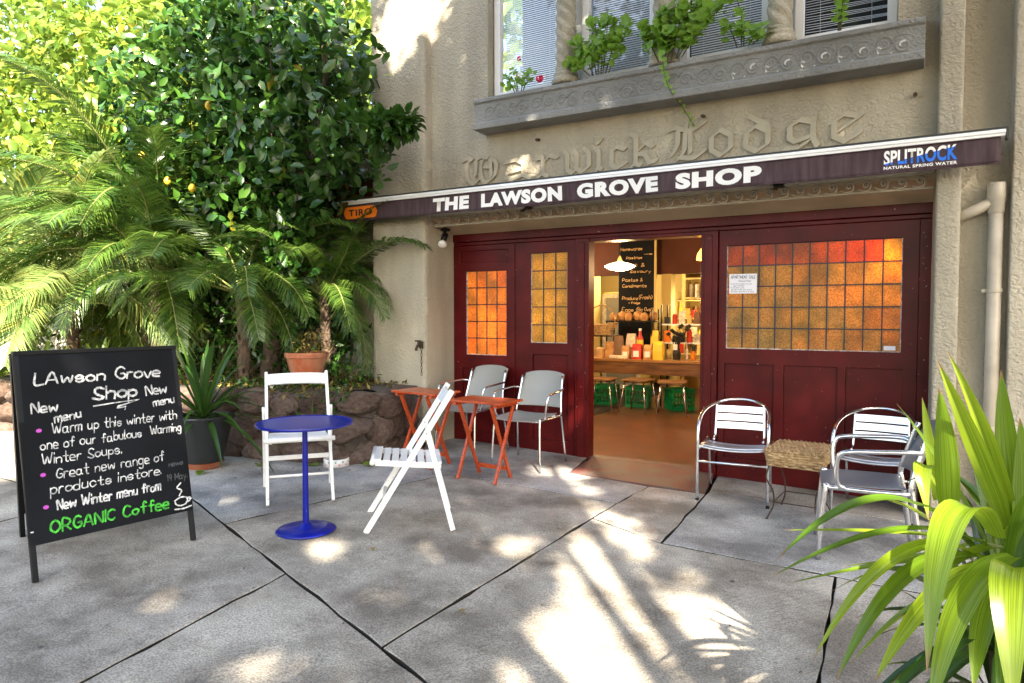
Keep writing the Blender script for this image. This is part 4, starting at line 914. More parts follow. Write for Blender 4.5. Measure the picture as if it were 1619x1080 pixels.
# ---------------------------------------------------------------- dog bowl, pots
db = thing('dog_bowl', 'white ceramic dog bowl printed with coloured paw marks behind the white chair', 'bowl', (-4.27, 4.36, gz(-4.3)))
MB().lathe([(0, .012), (.085, .012), (.095, .06), (.10, .066), (.108, .062), (.112, .0), (0, .0)], n=36).build('bowl_body', 'bowl', db, smooth=True)
for i in range(22):
    a0 = 2*math.pi*i/22; z = .03+.012*((i % 2)*2-1); r0 = .1105; c = (('pink', 'print_k', 'blue', 'crate')[i % 4]); mb = MB()
    for dx, dz, rr in ((0, 0, .0065), (-.008, .008, .003), (0, .011, .003), (.008, .008, .003)):
        mb.add([((r0+.0006-.0004*0)*math.cos(a0+(dx+rr*math.cos(t))/r0), (r0+.0009)*math.sin(a0+(dx+rr*math.cos(t))/r0), z+dz+rr*math.sin(t)) for t in [k*math.pi/3 for k in range(6)]], [tuple(range(6))])
    mb.build('paw_print', c, db)
# ---------------------------------------------------------------- stone garden wall and bed
path = [(-4.22, 5.52), (-4.00, 4.78), (-4.22, 4.43), (-4.96, 4.21), (-5.5, 4.02), (-6.6, 3.82), (-8.0, 3.50), (-10.5, 3.05)]
sw = thing('stone_garden_wall', 'low retaining wall of reddish brown rubble stones round the garden bed', 'stone wall', (-5, 4.3, 0)); sw.location = (0, 0, 0)
Pp = [Vector(p) for p in path]; cum = [0]
for i in range(len(Pp)-1): cum.append(cum[-1]+(Pp[i+1]-Pp[i]).length)
def onp(s):
    for i in range(len(Pp)-1):
        if s <= cum[i+1] or i == len(Pp)-2:
            t = (s-cum[i])/(cum[i+1]-cum[i]); p = Pp[i].lerp(Pp[i+1], t); d = (Pp[i+1]-Pp[i]).normalized(); return p, d
mb = MB(); vs = []; N = 90
for k in range(N+1):
    p, d = onp(cum[-1]*k/N); nn = Vector((d.y, -d.x)); 
    if nn.dot(Vector((0, 0))-p) < 0: nn = -nn
    q0 = p-nn*.05; q1 = p-nn*.40
    vs += [(q0.x, q0.y, -.1), (q0.x, q0.y, .64), (q1.x, q1.y, .66), (q1.x, q1.y, -.1)]
mb.add(vs, [(4*k+a, 4*k+a+1, 4*k+5+a, 4*k+4+a) for k in range(N) for a in range(3)]); mb.build('mortar_core', 'mortar', sw, smooth=True)
def rock(seed):
    rr = random.Random(seed); bm = bmesh.new(); bmesh.ops.create_icosphere(bm, subdivisions=3, radius=1)
    pl = [(Vector((rr.gauss(0, 1), rr.gauss(0, 1), rr.gauss(0, 1))).normalized(), rr.uniform(.62, .9)) for _ in range(9)]
    for v in bm.verts:
        c = v.co.copy()
        for n_, d in pl:
            k = c.dot(n_)
            if k > d: c -= n_*(k-d)*.85
        v.co = c*(1+.05*math.sin(c.x*5+seed)+.05*math.sin(c.z*6+2*seed))
    me = bpy.data.meshes.new('stone'); bm.to_mesh(me); bm.free(); me.polygons.foreach_set('use_smooth', [True]*len(me.polygons)); me.materials.append(M['rock']); return me
rocks = [rock(s) for s in range(7)]
rr = random.Random(3)
for row, (z, h) in enumerate(((.10, .15), (.34, .15), (.56, .13))):
    s = .1+.1*row
    while s < cum[-1]-.1:
        w_ = rr.uniform(.15, .26); p, d = onp(s+w_*.8); nn = Vector((d.y, -d.x)); 
        if nn.dot(Vector((0, 0))-p) < 0: nn = -nn
        q = p-nn*.06; o = link('stone', rocks[rr.randrange(7)], sw); o.location = (q.x, q.y, z+rr.uniform(-.03, .03)); o.scale = (w_, rr.uniform(.12, .17), h*rr.uniform(.88, 1.15))
        o.rotation_euler = (rr.uniform(-.15, .15), rr.uniform(-.25, .25), math.atan2(d.y, d.x)); s += w_*1.66
mb = MB(); bed = [(p[0], p[1]+.12) for p in path[1:]]+[(-15, 3.4), (-15, 11.0), (-13.2, 5.99), (-4.3, 5.99)]
bed = [(-4.28, 5.45), (-4.15, 4.88)]+[(p[0], p[1]+.12) for p in path[2:]]+[(-16, 2.6), (-16, 12.0), (-10, 12.0), (-10, 5.99), (-4.28, 5.99)]
mb.prism(bed, .66, 'z', -.02)
sb = mb.build('garden_bed', 'soil'); struct(sb)

# ---------------------------------------------------------------- leaves
LT_V = np.array([(0, 0, 0), (.25, .33, .06), (0, .36, 0), (-.25, .33, .06), (.20, .70, .04), (0, .73, -.03), (-.20, .70, .04), (0, 1.0, -.12)], float)
LT_F = [(0, 1, 2), (0, 2, 3), (1, 4, 5, 2), (2, 5, 6, 3), (4, 7, 5), (5, 7, 6)]
SM_V = np.array([(0, 0, 0), (.2, .45, .05), (0, 1, -.08), (-.2, .45, .05)], float); SM_F = [(0, 1, 2, 3)]
nrg = np.random.default_rng(5)
def scatter(name, mname, pos, size, tv, tf, parent=None, droop=.35, kind=None, up=.5, dirs=None):
    N = len(pos); d = nrg.normal(size=(N, 3)); d[:, 2] -= droop
    if dirs is not None: d = d*.6+dirs
    d /= np.linalg.norm(d, axis=1)[:, None]; u = nrg.normal(size=(N, 3)); u[:, 2] += up*2
    x = np.cross(d, u); x /= np.linalg.norm(x, axis=1)[:, None]; z = np.cross(x, d); s = np.broadcast_to(np.asarray(size), (N,))
    V = pos[:, None, :]+(x[:, None, :]*tv[None, :, 0:1]+d[:, None, :]*tv[None, :, 1:2]+z[:, None, :]*tv[None, :, 2:3])*s[:, None, None]
    nv = len(tv); me = bpy.data.meshes.new(name); flat = V.reshape(-1, 3)
    lens = np.array([len(f) for f in tf]); idx = np.concatenate([np.array(f) for f in tf]); L = len(idx)
    me.vertices.add(N*nv); me.vertices.foreach_set('co', flat.ravel()); me.loops.add(N*L); me.polygons.add(N*len(tf))
    me.loops.foreach_set('vertex_index', (idx[None, :]+np.arange(N)[:, None]*nv).ravel().astype(np.int32))
    st = np.concatenate([[0], np.cumsum(lens)[:-1]]); me.polygons.foreach_set('loop_start', (st[None, :]+np.arange(N)[:, None]*L).ravel().astype(np.int32))
    me.update(calc_edges=True); me.validate(); me.materials.append(M[mname])
    o = link(name, me, parent, kind=kind); return o
def blobpts(blobs, dens, shell=.5):
    out = []
    for cx, cy, cz, rx, ry, rz in blobs:
        n = max(int(dens*rx*ry*rz*4.2), 240 if dens > 300 and rx < .7 else 1); p = nrg.normal(size=(n, 3)); p /= np.linalg.norm(p, axis=1)[:, None]; r = nrg.random(n)**(1/3*shell)
        # clumpy outline
        ph = np.arctan2(p[:, 1], p[:, 0]); r = r*(1+.16*np.sin(ph*5+cx*3+p[:, 2]*4)+.1*np.sin(p[:, 2]*9+cy+ph*3)); p = p*r[:, None]
        out.append(p*np.array([rx, ry, rz])+np.array([cx, cy, cz]))
    return np.concatenate(out)
def tree(label, base, blobs, dens, size, mname, tname='broadleaf_tree', limbs=True, group=None, keep=None, trunk_r=.12, tv=LT_V, tf=LT_F, single=0):
    t = thing(tname, label, 'tree', base, group=group); bx_, by_, bz_ = base
    P = blobpts(blobs, dens)
    if keep is not None: P = P[keep(P)]
    loc = P-np.array(base)
    if single:
        d2 = np.linalg.norm(P-np.array([0, 0, 1.4]), axis=1); vis = (P[:, 1] < 6) ; o_ = np.argsort(d2+nrg.random(len(d2))*.3)[:single]; mask = np.ones(len(P), bool); mask[o_] = False
        me = bpy.data.meshes.new('leaf'); me.from_pydata([tuple(v) for v in tv*size], [], tf); me.materials.append(M[mname])
        for p in loc[~mask]:
            d = Vector(nrg.normal(size=3)); d.z -= .4; lf = link('leaf', me, t); lf.location = p; lf.rotation_euler = d.to_track_quat('Y', 'Z').to_euler()
        loc = loc[mask]
    scatter('crown', mname, loc, size*(.7+.6*nrg.random(len(loc))), tv, tf, t, kind='stuff')
    if limbs:
        mb = MB(); cz = sum(b[2] for b in blobs)/len(blobs)-bz_
        fork = Vector((0, 0, max(.3, min(cz*.35, 1.6)))); mb.tube(smoothpts([(0, 0, -.1), (.04, .02, fork.z*.5), fork], 4), [trunk_r*(1-.3*i/8) for i in range(9)], 10)
        mb.build('trunk', 'bark', t, smooth=True); mb = MB()
        for b in blobs:
            c = Vector((b[0]-bx_, b[1]-by_, b[2]-bz_)); f0 = fork if b[3] > .6 else Vector(min((q for q in blobs if q[3] > .6), key=lambda q: (Vector(q[:3])-Vector(b[:3])).length)[:3])-Vector(base)
            pts = smoothpts([f0, f0.lerp(c, .5)+Vector((rnd.uniform(-.1, .1), rnd.uniform(-.1, .1), .12)), c], 5); n = len(pts); big = b[3] > .6
            mb.tube(pts, [(trunk_r*.55 if big else .02)*(1-.8*i/n) for i in range(n)], 7)
            for k in range(7 if big else 3):
                e = c+Vector((rnd.uniform(-1, 1)*b[3]*.8, rnd.uniform(-1, 1)*b[4]*.8, rnd.uniform(-.8, 1)*b[5]*.8)); s_ = f0.lerp(c, rnd.uniform(.5, 1)); mb.tube(smoothpts([s_, s_.lerp(e, .5)+Vector((0, 0, .06)), e], 3), [trunk_r*.13, trunk_r*.11, trunk_r*.09, trunk_r*.07, trunk_r*.06, trunk_r*.05, trunk_r*.03], 5)
        mb.build('limbs', 'bark', t, smooth=True)
    return t
gt = tree('dark green lemon tree with glossy leaves overhanging the palms and the awning end', (-6.2, 5.3, .62),
     [(-6.8, 5.2, 3.6, 1.6, .9, 1.3), (-5.5, 5.0, 3.3, 1.0, .8, 1.0), (-4.85, 4.75, 3.0, .65, .5, .45), (-4.25, 4.6, 2.93, .42, .25, .22), (-3.78, 4.6, 2.96, .20, .12, .10), (-4.75, 4.8, 3.72, .5, .45, .42),
      (-5.9, 5.0, 2.3, .75, .6, .7), (-5.3, 4.75, 1.95, .28, .25, .4), (-7.4, 5.2, 2.6, 1.1, .8, .9), (-5.9, 5.1, 4.3, .9, .7, .6), (-5.2, 4.8, 2.45, .35, .3, .3)],
     600, .135, 'leaf_tree', 'lemon_tree', single=280, keep=lambda P: (P[:, 1] < 5.45+(P[:, 2] > 3.1)*2) & ~((P[:, 0] > -4.85) & (P[:, 2] < 2.55)))
for x, y, z in ((-6.55, 4.35, 2.72), (-6.9, 4.3, 3.0), (-6.2, 4.38, 2.62), (-5.95, 4.4, 3.4)):
    o = MB().lathe([(0, -.05), (.012, -.045), (.033, -.02), (.035, .005), (.02, .035), (0, .045)], n=14).build('lemon', 'lemon', gt, smooth=True); o.location = (x+6.2, y-5.3, z-.62)
tree('tall sunlit yellow green tree at the far left behind the palms', (-11.0, 7.0, .3), [(-10.6, 6.6, 3.6, 2.0, 1.2, 1.7), (-12.8, 7.3, 4.8, 2.3, 1.5, 2.2), (-9.3, 6.6, 4.6, 1.5, 1., 1.3), (-13.5, 7, 2.4, 2.2, 1.2, 1.6), (-10.0, 7.6, 6.2, 2.6, 1.2, 1.4), (-15, 7.5, 5.5, 2.6, 1.5, 2.4), (-8.5, 6.4, 3.6, 1.2, .7, 1.2)], 170, .19, 'leaf_bright')
tree('pale distant tree showing through gaps above the lemon tree', (-9.0, 12.5, 0), [(-9, 12.5, 6.5, 3.2, 1.5, 2.6), (-13, 12.5, 7, 3.2, 1.5, 3.0), (-17, 12, 5, 3.5, 1.5, 4)], 40, .3, 'leaf_bright', limbs=True)
# dense shrubs
def shrub(label, base, r, n, size, m, tv=SM_V, tf=SM_F):
    t = thing('shrub', label, 'shrub', base, group='shrubs filling the garden bed'); mb = MB()
    for k in range(9):
        e = (rnd.uniform(-.8, .8)*r[0], rnd.uniform(-.8, .8)*r[1], rnd.uniform(.7, 1.7)*r[2]); mb.tube(smoothpts([(e[0]*.1, e[1]*.1, 0), (e[0]*.4, e[1]*.4, e[2]*.55), e], 3), [.02, .017, .015, .012, .01, .007, .004], 5)
    mb.build('stems', 'stem', t)
    p = blobpts([(0, 0, r[2], r[0], r[1], r[2])], n/(r[0]*r[1]*r[2]*4.2)); scatter('foliage', m, p, size*(.7+.6*nrg.random(len(p))), tv, tf, t, kind='stuff')
shrub('dark leafy shrub under the lemon tree next to the recessed window', (-5.9, 5.55, .6), (.7, .35, .55), 1400, .10, 'leaf_tree')
shrub('dark shrub behind the middle palm trunk', (-7.2, 5.4, .6), (1.0, .45, .75), 2200, .11, 'leaf_tree')
shrub('sunlit shrub behind the left palm', (-9.0, 5.3, .6), (1.2, .5, .9), 2400, .12, 'leaf_bright')
shrub('bright yellow green shrub at the far left edge of the bed', (-11.6, 5.0, .6), (1.5, .7, 1.0), 2600, .13, 'leaf_bright')
shrub('low green shrub beside the terracotta pot', (-5.0, 5.2, .6), (.35, .3, .14), 260, .07, 'leaf_tree')
cr_ = thing('creeping_plant', 'low creeping greenery spilling over the stone wall top behind the white chair', 'plant', (-5.1, 4.45, .66))
pp = np.stack([nrg.uniform(-1.1, .95, 620), nrg.normal(0, .10, 620), nrg.normal(0, .05, 620)], 1); pp[:, 1] += -.08*pp[:, 0]; pp[:, 2] -= np.clip(-pp[:, 1]-.05, 0, 1)*.9
scatter('foliage', 'leaf_tree', pp, .055*(.6+.8*nrg.random(len(pp))), SM_V, SM_F, cr_, kind='stuff')
mb = MB(); [mb.tube(smoothpts([(x, .1, -.02), (x+.05, 0, .03), (x+.02, -.14, -.03), (x+.04, -.18, -.16)], 3), .004, 5) for x in [-1+.2*i for i in range(10)]]; mb.build('stems', 'stem', cr_)
# leaf litter on the bed
p = np.stack([nrg.uniform(-10, -4.3, 2600), nrg.uniform(4.2, 5.9, 2600), np.full(2600, .655)], 1); scatter('leaf_litter', 'leaf_dry', p, .07, SM_V, SM_F, None, droop=0, kind='stuff', up=6)
lo = bpy.data.objects['leaf_litter']; lo['label'] = 'dry brown leaf litter over the garden bed soil'; lo['category'] = 'leaf litter'

# ---------------------------------------------------------------- palms
def frond_mesh(L, droop, rise, nl=46, wid=.012, ll=.34, seed=0, side=0.):
    rr = random.Random(seed); mb = MB()
    pts = [Vector((side*(t*t)*L*.3, L*t*(1-.18*t), rise*L*(t)-droop*L*t*t*1.0)) for t in [i/12 for i in range(13)]]
    n = len(pts); mb.tube(pts, [.011*(1-.85*i/n) for i in range(n)], 6, mi=1)
    for i in range(nl):
        t = .14+.86*i/nl; f = t*12; k = min(11, int(f)); p = pts[k].lerp(pts[k+1], f-k); d = (pts[k+1]-pts[k]).normalized()
        sd = d.cross(Vector((0, 0, 1))).normalized(); upv = sd.cross(d)
        l_ = ll*math.sin(math.pi*min(1, .12+.83*t))**.6*rr.uniform(.85, 1.1)
        for s in (-1, 1):
            a = d*(.55+.5*t)+sd*s*.85+upv*rr.uniform(.1, .35); a.normalize(); m1 = p+a*l_*.5+Vector((0, 0, -.02*l_)); e = p+a*l_*.96+Vector((rr.gauss(0, .01), rr.gauss(0, .01), -.33*l_)); wv = d*wid*.5
            mb.add([p-wv*.5, p+wv*.5, m1+wv, m1-wv, e], [(0, 1, 2, 3), (3, 2, 4)], 0)
    me = bpy.data.meshes.new('frond'); me.from_pydata(mb.v, [], mb.f); me.polygons.foreach_set('material_index', mb.mi); me.materials.append(M['leaf_palm']); me.materials.append(M['palm_stem']); return me
FR = [frond_mesh(1.25, .75, .65, 62, .017, .30, 1), frond_mesh(1.45, .62, .85, 70, .017, .32, 2), frond_mesh(1.1, .95, .5, 56, .017, .30, 3), frond_mesh(1.4, .55, 1.0, 66, .017, .32, 4, .5), frond_mesh(1.3, .85, .9, 62, .017, .30, 5, -.5)]
FR_SUN = []
for f_ in FR: c_ = f_.copy(); c_.materials[0] = M['leaf_palm_sunlit']; FR_SUN.append(c_)
def palm(label, base, h, n, seed, sc=1., elev=(0, 1), extra=()):
    t = thing('palm', label, 'palm tree', base, group='small feathery palms in the garden bed'); rr = random.Random(seed)
    mb = MB(); mb.tube(smoothpts([(0, 0, -.05), (.03, 0, h*.5), (0, 0, h)], 5), [(.045 if seed == 8 else .06)+.010*((i % 2)) for i in range(11)], 10); mb.build('trunk', 'bark', t)
    for k in range(26):
        a = rr.uniform(0, 6.28); z = rr.uniform(.1, h); MB().bar((.05*math.cos(a), .05*math.sin(a), z), (.12*math.cos(a), .12*math.sin(a), z+.09), .025, .008).build('frond_stub', 'bark', t) if k < 12 else None
    for k in range(n):
        o = link('frond', (FR_SUN if seed in (3, 4) else FR)[rr.randrange(5)], t); o.location = (0, 0, h); a = k*2.399+rr.uniform(-.3, .3); o.rotation_euler = (rr.uniform(-.5, .85)*1.0, rr.uniform(-.3, .3), a); o.scale = (sc*rr.uniform(.85, 1.15),)*3
    for az, tilt, s_, idx in extra:
        o = link('frond', FR[idx], t); o.location = (0, 0, h); o.rotation_euler = (tilt, 0, az); o.scale = (s_,)*3
    return t
palm('small palm whose fronds reach over the terracotta pot in front of the window', (-5.95, 4.75, .6), .95, 22, 1, 1.0, extra=((-1.45, .15, 1.25, 1), (-1.75, -.05, 1.2, 0), (-1.2, .5, 1.1, 3), (-1.57, -.25, 1.05, 2), (-2.2, .1, 1.15, 0)))
palm('middle palm with upright arching fronds behind the sandwich board', (-7.2, 4.6, .6), 1.2, 32, 2, 1.4, extra=((-1.4, .3, 1.2, 1), (-1.9, .4, 1.3, 3), (-2.6, .1, 1.2, 0)))
palm('palm with sunlight put into its frond colour at the left above the sandwich board', (-8.5, 4.4, .6), .85, 34, 3, 1.45)
palm('bright palm cut by the left edge of the photo', (-10.3, 4.3, .6), .9, 32, 4, 1.5)
palm('small right hand palm arching over the terracotta pot towards the pilaster', (-5.30, 5.25, .6), .95, 12, 8, .85, extra=((-1.45, .1, 1.05, 1), (-1.75, -.1, 1.0, 0), (-2.1, .15, 1.0, 2), (-1.2, .35, .95, 3), (2.6, .1, .9, 0), (-2.6, .0, 1., 1), (-1.6, -.4, .95, 2)))
palm('tall rear palm whose fronds fan out in front of the lemon tree', (-8.0, 5.0, .6), 1.9, 28, 5, 1.4)

# ---------------------------------------------------------------- strap leaved plants
def strap(base, mid, tip, w_, m, par, n=10, name='leaf'):
    b, c, t = Vector(base), Vector(mid), Vector(tip); c = c*2-(b+t)/2 if False else c
    pts = []; 
    for i in range(n+1):
        u = i/n; pts.append((1-u)**2*b+2*u*(1-u)*c+u*u*t)
    vs = []; uvs = []
    ref = Vector((rnd.uniform(-.4, .4), -1, .25)); prev = None
    for i, p in enumerate(pts):
        d = (pts[min(n, i+1)]-pts[max(0, i-1)]).normalized(); sd = d.cross(Vector((0, 0, 1)))
        if sd.length < .25: sd = d.cross(ref)
        sd.normalize()
        if prev is not None:
            if sd.dot(prev) < 0: sd = -sd
            sd = (sd*.5+prev*.5).normalized()
        prev = sd; nn = sd.cross(d).normalized(); u = i/n; ww = w_*.5*(min(1, .55+u*2.2) if u < .3 else 1)*(1-max(0, (u-.45)/.55)**1.7)+.0008
        for q in (-1, -.5, 0, .5, 1): vs.append(p+sd*ww*q+nn*ww*(.30*abs(q)))
    fs = [(5*i+k, 5*i+k+1, 5*i+6+k, 5*i+5+k) for i in range(n) for k in range(4)]
    me = bpy.data.meshes.new(name); me.from_pydata(vs, [], fs); me.materials.append(M[m]); uv = me.uv_layers.new(name='UVMap')
    off = rnd.random()*9
    for lp in me.loops: i, k = divmod(lp.vertex_index, 5); uv.data[lp.index].uv = (i/n, k/5)
    me.polygons.foreach_set('use_smooth', [True]*len(me.polygons)); return link(name, me, par)
def rosette(par, n, L, w_, m, z=0., spread=1., seed=0, upr=.5):
    rr = random.Random(seed)
    for k in range(n):
        a = k*2.4+rr.uniform(-.3, .3); f = k/n; el = (1.35-1.5*f*spread)+rr.uniform(-.15, .15); l_ = L*rr.uniform(.75, 1.1)
        d = Vector((math.cos(a), math.sin(a), 0)); b = d*.02+Vector((0, 0, z)); c = b+d*l_*.5*math.cos(el)+Vector((0, 0, l_*.62*max(.1, math.sin(el)+.15))); t = b+d*l_*(.55+.42*math.cos(el))*(.3+.7*math.cos(el) if el > 0 else 1)+Vector((0, 0, l_*(math.sin(el)-.38*math.cos(el)**2)))
        strap(b, c, t, w_*rr.uniform(.8, 1.15), m, par)
pt = thing('potted_strap_plant', 'strappy green plant in a black pot on a terracotta saucer behind the sandwich board', 'potted plant', (-5.12, 3.68, gz(-5.1)))
MB().lathe([(0, .40), (.215, .40), (.22, .44), (.245, .44), (.25, .43), (.235, .40), (.155, .06), (.15, .05), (0, .05)], n=40).build('pot', 'potblk', pt, smooth=False, bevel=0)
MB().lathe([(0, 0), (.13, 0), (.165, .05), (.155, .052), (.13, .02), (0, .02)], n=32).build('saucer', 'terracotta', pt)
MB().lathe([(0, .41), (.21, .405)], n=24).build('potting_soil', 'soil', pt)
rosette(pt, 46, .80, .045, 'leaf_dark', .42, 1.05, 3)
for a in pt.children:
    pass
fp_ = thing('yucca_plant', 'large bright green yucca leaning in from the bottom right corner', 'potted plant', (.25, 2.3, gz(.2)))
MB().tube(smoothpts([(.03, 0, 0), (.02, .02, .35), (0, 0, .72)], 4), .045, 10).build('stem', 'bark', fp_, smooth=True)
MB().lathe([(0, .26), (.17, .26), (.18, .30), (.20, .30), (.20, .27), (.14, 0), (0, 0)], n=32).build('pot', 'terracotta', fp_)
LEAVES= [((0.11, 2.2, 0.801), (0.1, 2.15, 0.987), (0.077, 2.1, 1.173), 0.06), ((0.248, 2.3, 0.773), (0.167, 2.15, 0.994), (0.069, 2.0, 1.248), 0.06), ((0.268, 2.35, 0.753), (0.205, 2.2, 1.023), (0.093, 2.1, 1.268), 0.05), ((0.087, 2.4, 0.807), (0.067, 2.4, 0.977), (0.045, 2.4, 1.113), 0.03), ((0.21, 2.35, 0.708), (0.096, 2.3, 0.941), (-0.02, 2.25, 1.107), 0.045), ((0.114, 2.3, 0.816), (0.015, 2.2, 1.076), (0.062, 2.15, 0.807), 0.055), ((0.177, 2.3, 0.699), (-0.028, 2.1, 1.017), (-0.286, 1.9, 0.714), 0.06), ((0.206, 2.3, 0.73), (-0.04, 2.15, 0.764), (-0.282, 2.0, 0.767), 0.035), ((0.201, 2.25, 0.732), (0.004, 2.0, 0.89), (-0.293, 1.85, 0.681), 0.04), ((0.207, 2.3, 0.686), (0.007, 2.2, 0.682), (-0.281, 2.1, 0.583), 0.035), ((0.184, 2.2, 0.713), (-0.01, 2.0, 0.872), (-0.194, 1.9, 0.465), 0.06), ((0.198, 2.2, 0.707), (0.005, 2.0, 0.809), (-0.135, 1.85, 0.449), 0.06), ((0.212, 2.15, 0.784), (0.08, 1.95, 1.067), (0.056, 1.8, 0.549), 0.085), ((0.214, 2.15, 0.709), (0.074, 1.95, 0.74), (-0.049, 1.8, 0.496), 0.06), ((0.242, 2.0, 0.747), (0.2, 1.85, 0.867), (0.212, 1.75, 0.507), 0.085), ((0.247, 2.1, 0.755), (0.11, 1.9, 0.763), (0.063, 1.8, 0.436), 0.07), ((0.286, 2.35, 0.72), (0.243, 2.3, 0.975), (0.228, 2.3, 1.21), 0.06), ((0.289, 2.3, 0.701), (0.295, 2.3, 0.876), (0.272, 2.3, 1.082), 0.06), ((0.263, 2.3, 0.714), (0.183, 2.2, 0.764), (0.094, 2.1, 0.678), 0.04), ((0.245, 2.4, 0.699), (0.216, 2.45, 0.812), (0.125, 2.5, 0.877), 0.05), ((0.248, 2.3, 0.746), (0.302, 2.2, 0.867), (0.34, 2.1, 0.819), 0.05), ((0.216, 2.4, 0.656), (0.076, 2.4, 0.535), (0.028, 2.3, 0.428), 0.05), ((0.24, 2.2, 0.681), (0.178, 2.1, 0.611), (0.161, 2.0, 0.439), 0.06), ((0.258, 2.45, 0.686), (0.169, 2.5, 0.97), (-0.013, 2.5, 0.81), 0.045), ((0.223, 2.5, 0.685), (0.128, 2.5, 0.61), (-0.166, 2.4, 0.558), 0.035)]
O = Vector(fp_.location)
for b, c, t, w_ in LEAVES:
    c2 = Vector(c)*1.0; strap(Vector(b)-O, c2-O, Vector(t)-O, w_*.95, 'leaf_yucca', fp_, 16)
rosette(fp_, 16, .50, .04, 'leaf_yucca', .68, 1.3, 9); rosette(fp_, 34, .5, .04, 'leaf_dark', .52, 1.5, 12); rosette(fp_, 18, .42, .035, 'leaf_dark', .36, 1.5, 14)
for i, (x, y, z) in enumerate(((-7.3, 4.05, .64), (-8.1, 3.9, .64), (-8.9, 3.8, .64), (-9.8, 3.7, .64), (-6.6, 4.2, .64))):
    sp_ = thing('strap_leaf_clump', ['pale strap leaved clump just above the sandwich board top', 'sunlit strap leaf clump second from the left edge above the stones', 'sunlit strap leaf clump in the left garden corner', 'bleached strap leaves at the photo edge above the wall stones', 'green strap leaf clump right of the sandwich board top'][i], 'plant', (x, y, z), group='strap leaved clumps along the bed edge')
    rosette(sp_, 24, .48, .05, 'leaf_bright', 0, .8, 20+i)
# terracotta pot on the wall
tpot = thing('terracotta_pot', 'weathered terracotta pot with a dry twiggy plant on top of the stone wall', 'potted plant', (-5.08, 4.80, .70))
MB().lathe([(0, .28), (.20, .28), (.21, .33), (.235, .33), (.24, .315), (.235, .275), (.22, .27), (.175, .10), (.12, .02), (.10, 0), (0, 0)], n=40).build('pot', 'terracotta', tpot, smooth=False)
mb = MB()
for k in range(16):
    a = rnd.uniform(0, 6.28); mb.tube(smoothpts([(0, 0, .28), (.08*math.cos(a), .08*math.sin(a), .42), (.2*math.cos(a), .2*math.sin(a), rnd.uniform(.4, .62))], 3), [.006]*6+[.002], 5)
mb.build('stems', 'stem', tpot)
tpot.scale = (.88, .88, .88)
p = blobpts([(.1, 0, .44, .2, .18, .14)], 2600*3); scatter('foliage', 'leaf_dry', p[:220], .045, SM_V, SM_F, tpot, kind='stuff')

# ---------------------------------------------------------------- window ledge plants
lv = []; k_ = 12
for i in range(k_): a = 2*math.pi*i/k_; r_ = .5*(1+.16*math.cos(5*a)); lv.append((r_*math.cos(a), r_*math.sin(a)+.5, .12*r_+.05*math.cos(5*a)))
gme = bpy.data.meshes.new('leaf'); gme.from_pydata([(0, .5, 0)]+lv, [], [(0, 1+i, 1+(i+1) % k_) for i in range(k_)]); gme.materials.append(M['leaf_ger'])
def geranium(label, x, y, z, stems, nl, size=.05, flowers=(), wdt=.12):
    t = thing('window_plant', label, 'plant', (x, y, z), group='plants growing on the window ledge'); rr = random.Random(int(x*100)); mb = MB(); spots = []
    for dx, dy, h in stems:
        e = Vector((dx, dy, h)); pts = smoothpts([(dx*.3, 0, -.02), (dx*.6+rr.uniform(-.02, .02), dy*.5, h*.5), e], 5); mb.tube(pts, [.005]*5+[.004]*5+[.003], 5)
        for q in pts[3:]: spots.append(q)
    mb.build('stems', 'stem', t)
    for k in range(nl):
        q = spots[rr.randrange(len(spots))]; d = Vector((rr.gauss(0, 1), rr.gauss(-.6, .7), rr.gauss(0, .6))).normalized(); p = q+d*rr.uniform(.02, wdt*.6)
        o = link('leaf', gme, t); o.location = p; o.scale = (size*rr.uniform(.7, 1.35),)*3; n_ = Vector((rr.gauss(0, .5), rr.gauss(-.7, .5), rr.gauss(.7, .4))).normalized(); o.rotation_euler = n_.to_track_quat('Z', 'Y').to_euler()
    for fx, fy, fz, r in flowers:
        mb = MB(); p = nrg.normal(size=(26, 3)); p /= np.linalg.norm(p, axis=1)[:, None]
        for q in p: c = Vector(q)*r+Vector((fx, fy, fz)); s = Vector(q).orthogonal().normalized()*r*.45; s2 = Vector(q).cross(s); mb.add([c+s, c+s2, c-s, c-s2], [(0, 1, 2, 3)])
        mb.build('flower', 'pink', t)
    return t
geranium('small pink flowered geranium at the left end of the window ledge', -3.10, 5.50, 3.40, [(-.12, 0, .1), (0, -.02, .16), (.1, 0, .12), (.16, -.02, .08), (-.05, -.04, .12)], 60, .045, ((.24, -.04, .05, .032), (.02, -.02, .27, .02)), .12)
geranium('leafy geranium with three tall stems beside the second twisted column', -2.30, 5.50, 3.42, [(-.3, 0, .12), (-.2, -.02, .3), (-.05, 0, .42), (.08, -.03, .5), (.16, 0, .34), (.02, -.05, .2), (.25, -.02, .3), (-.12, -.03, .2)], 210, .072)
geranium('dense geranium with broad leaves in front of the middle twisted column', -1.72, 5.47, 3.42, [(-.2, 0, .25), (0, -.03, .32), (.14, -.02, .40), (.27, 0, .42), (.3, -.02, .22), (.05, -.05, .15), (.42, 0, .3)], 230, .082)
geranium('straggly geranium with browning leaves left of the right twisted column', -1.12, 5.48, 3.42, [(-.15, 0, .22), (0, -.02, .1), (.12, -.03, .06), (.2, 0, .05), (-.05, 0, .35)], 80, .06)
geranium('thin leafy stem in front of the right hand upper window', -.46, 5.52, 3.42, [(-.03, 0, .38), (.03, -.01, .3), (.0, 0, .12)], 46, .045, wdt=.07)
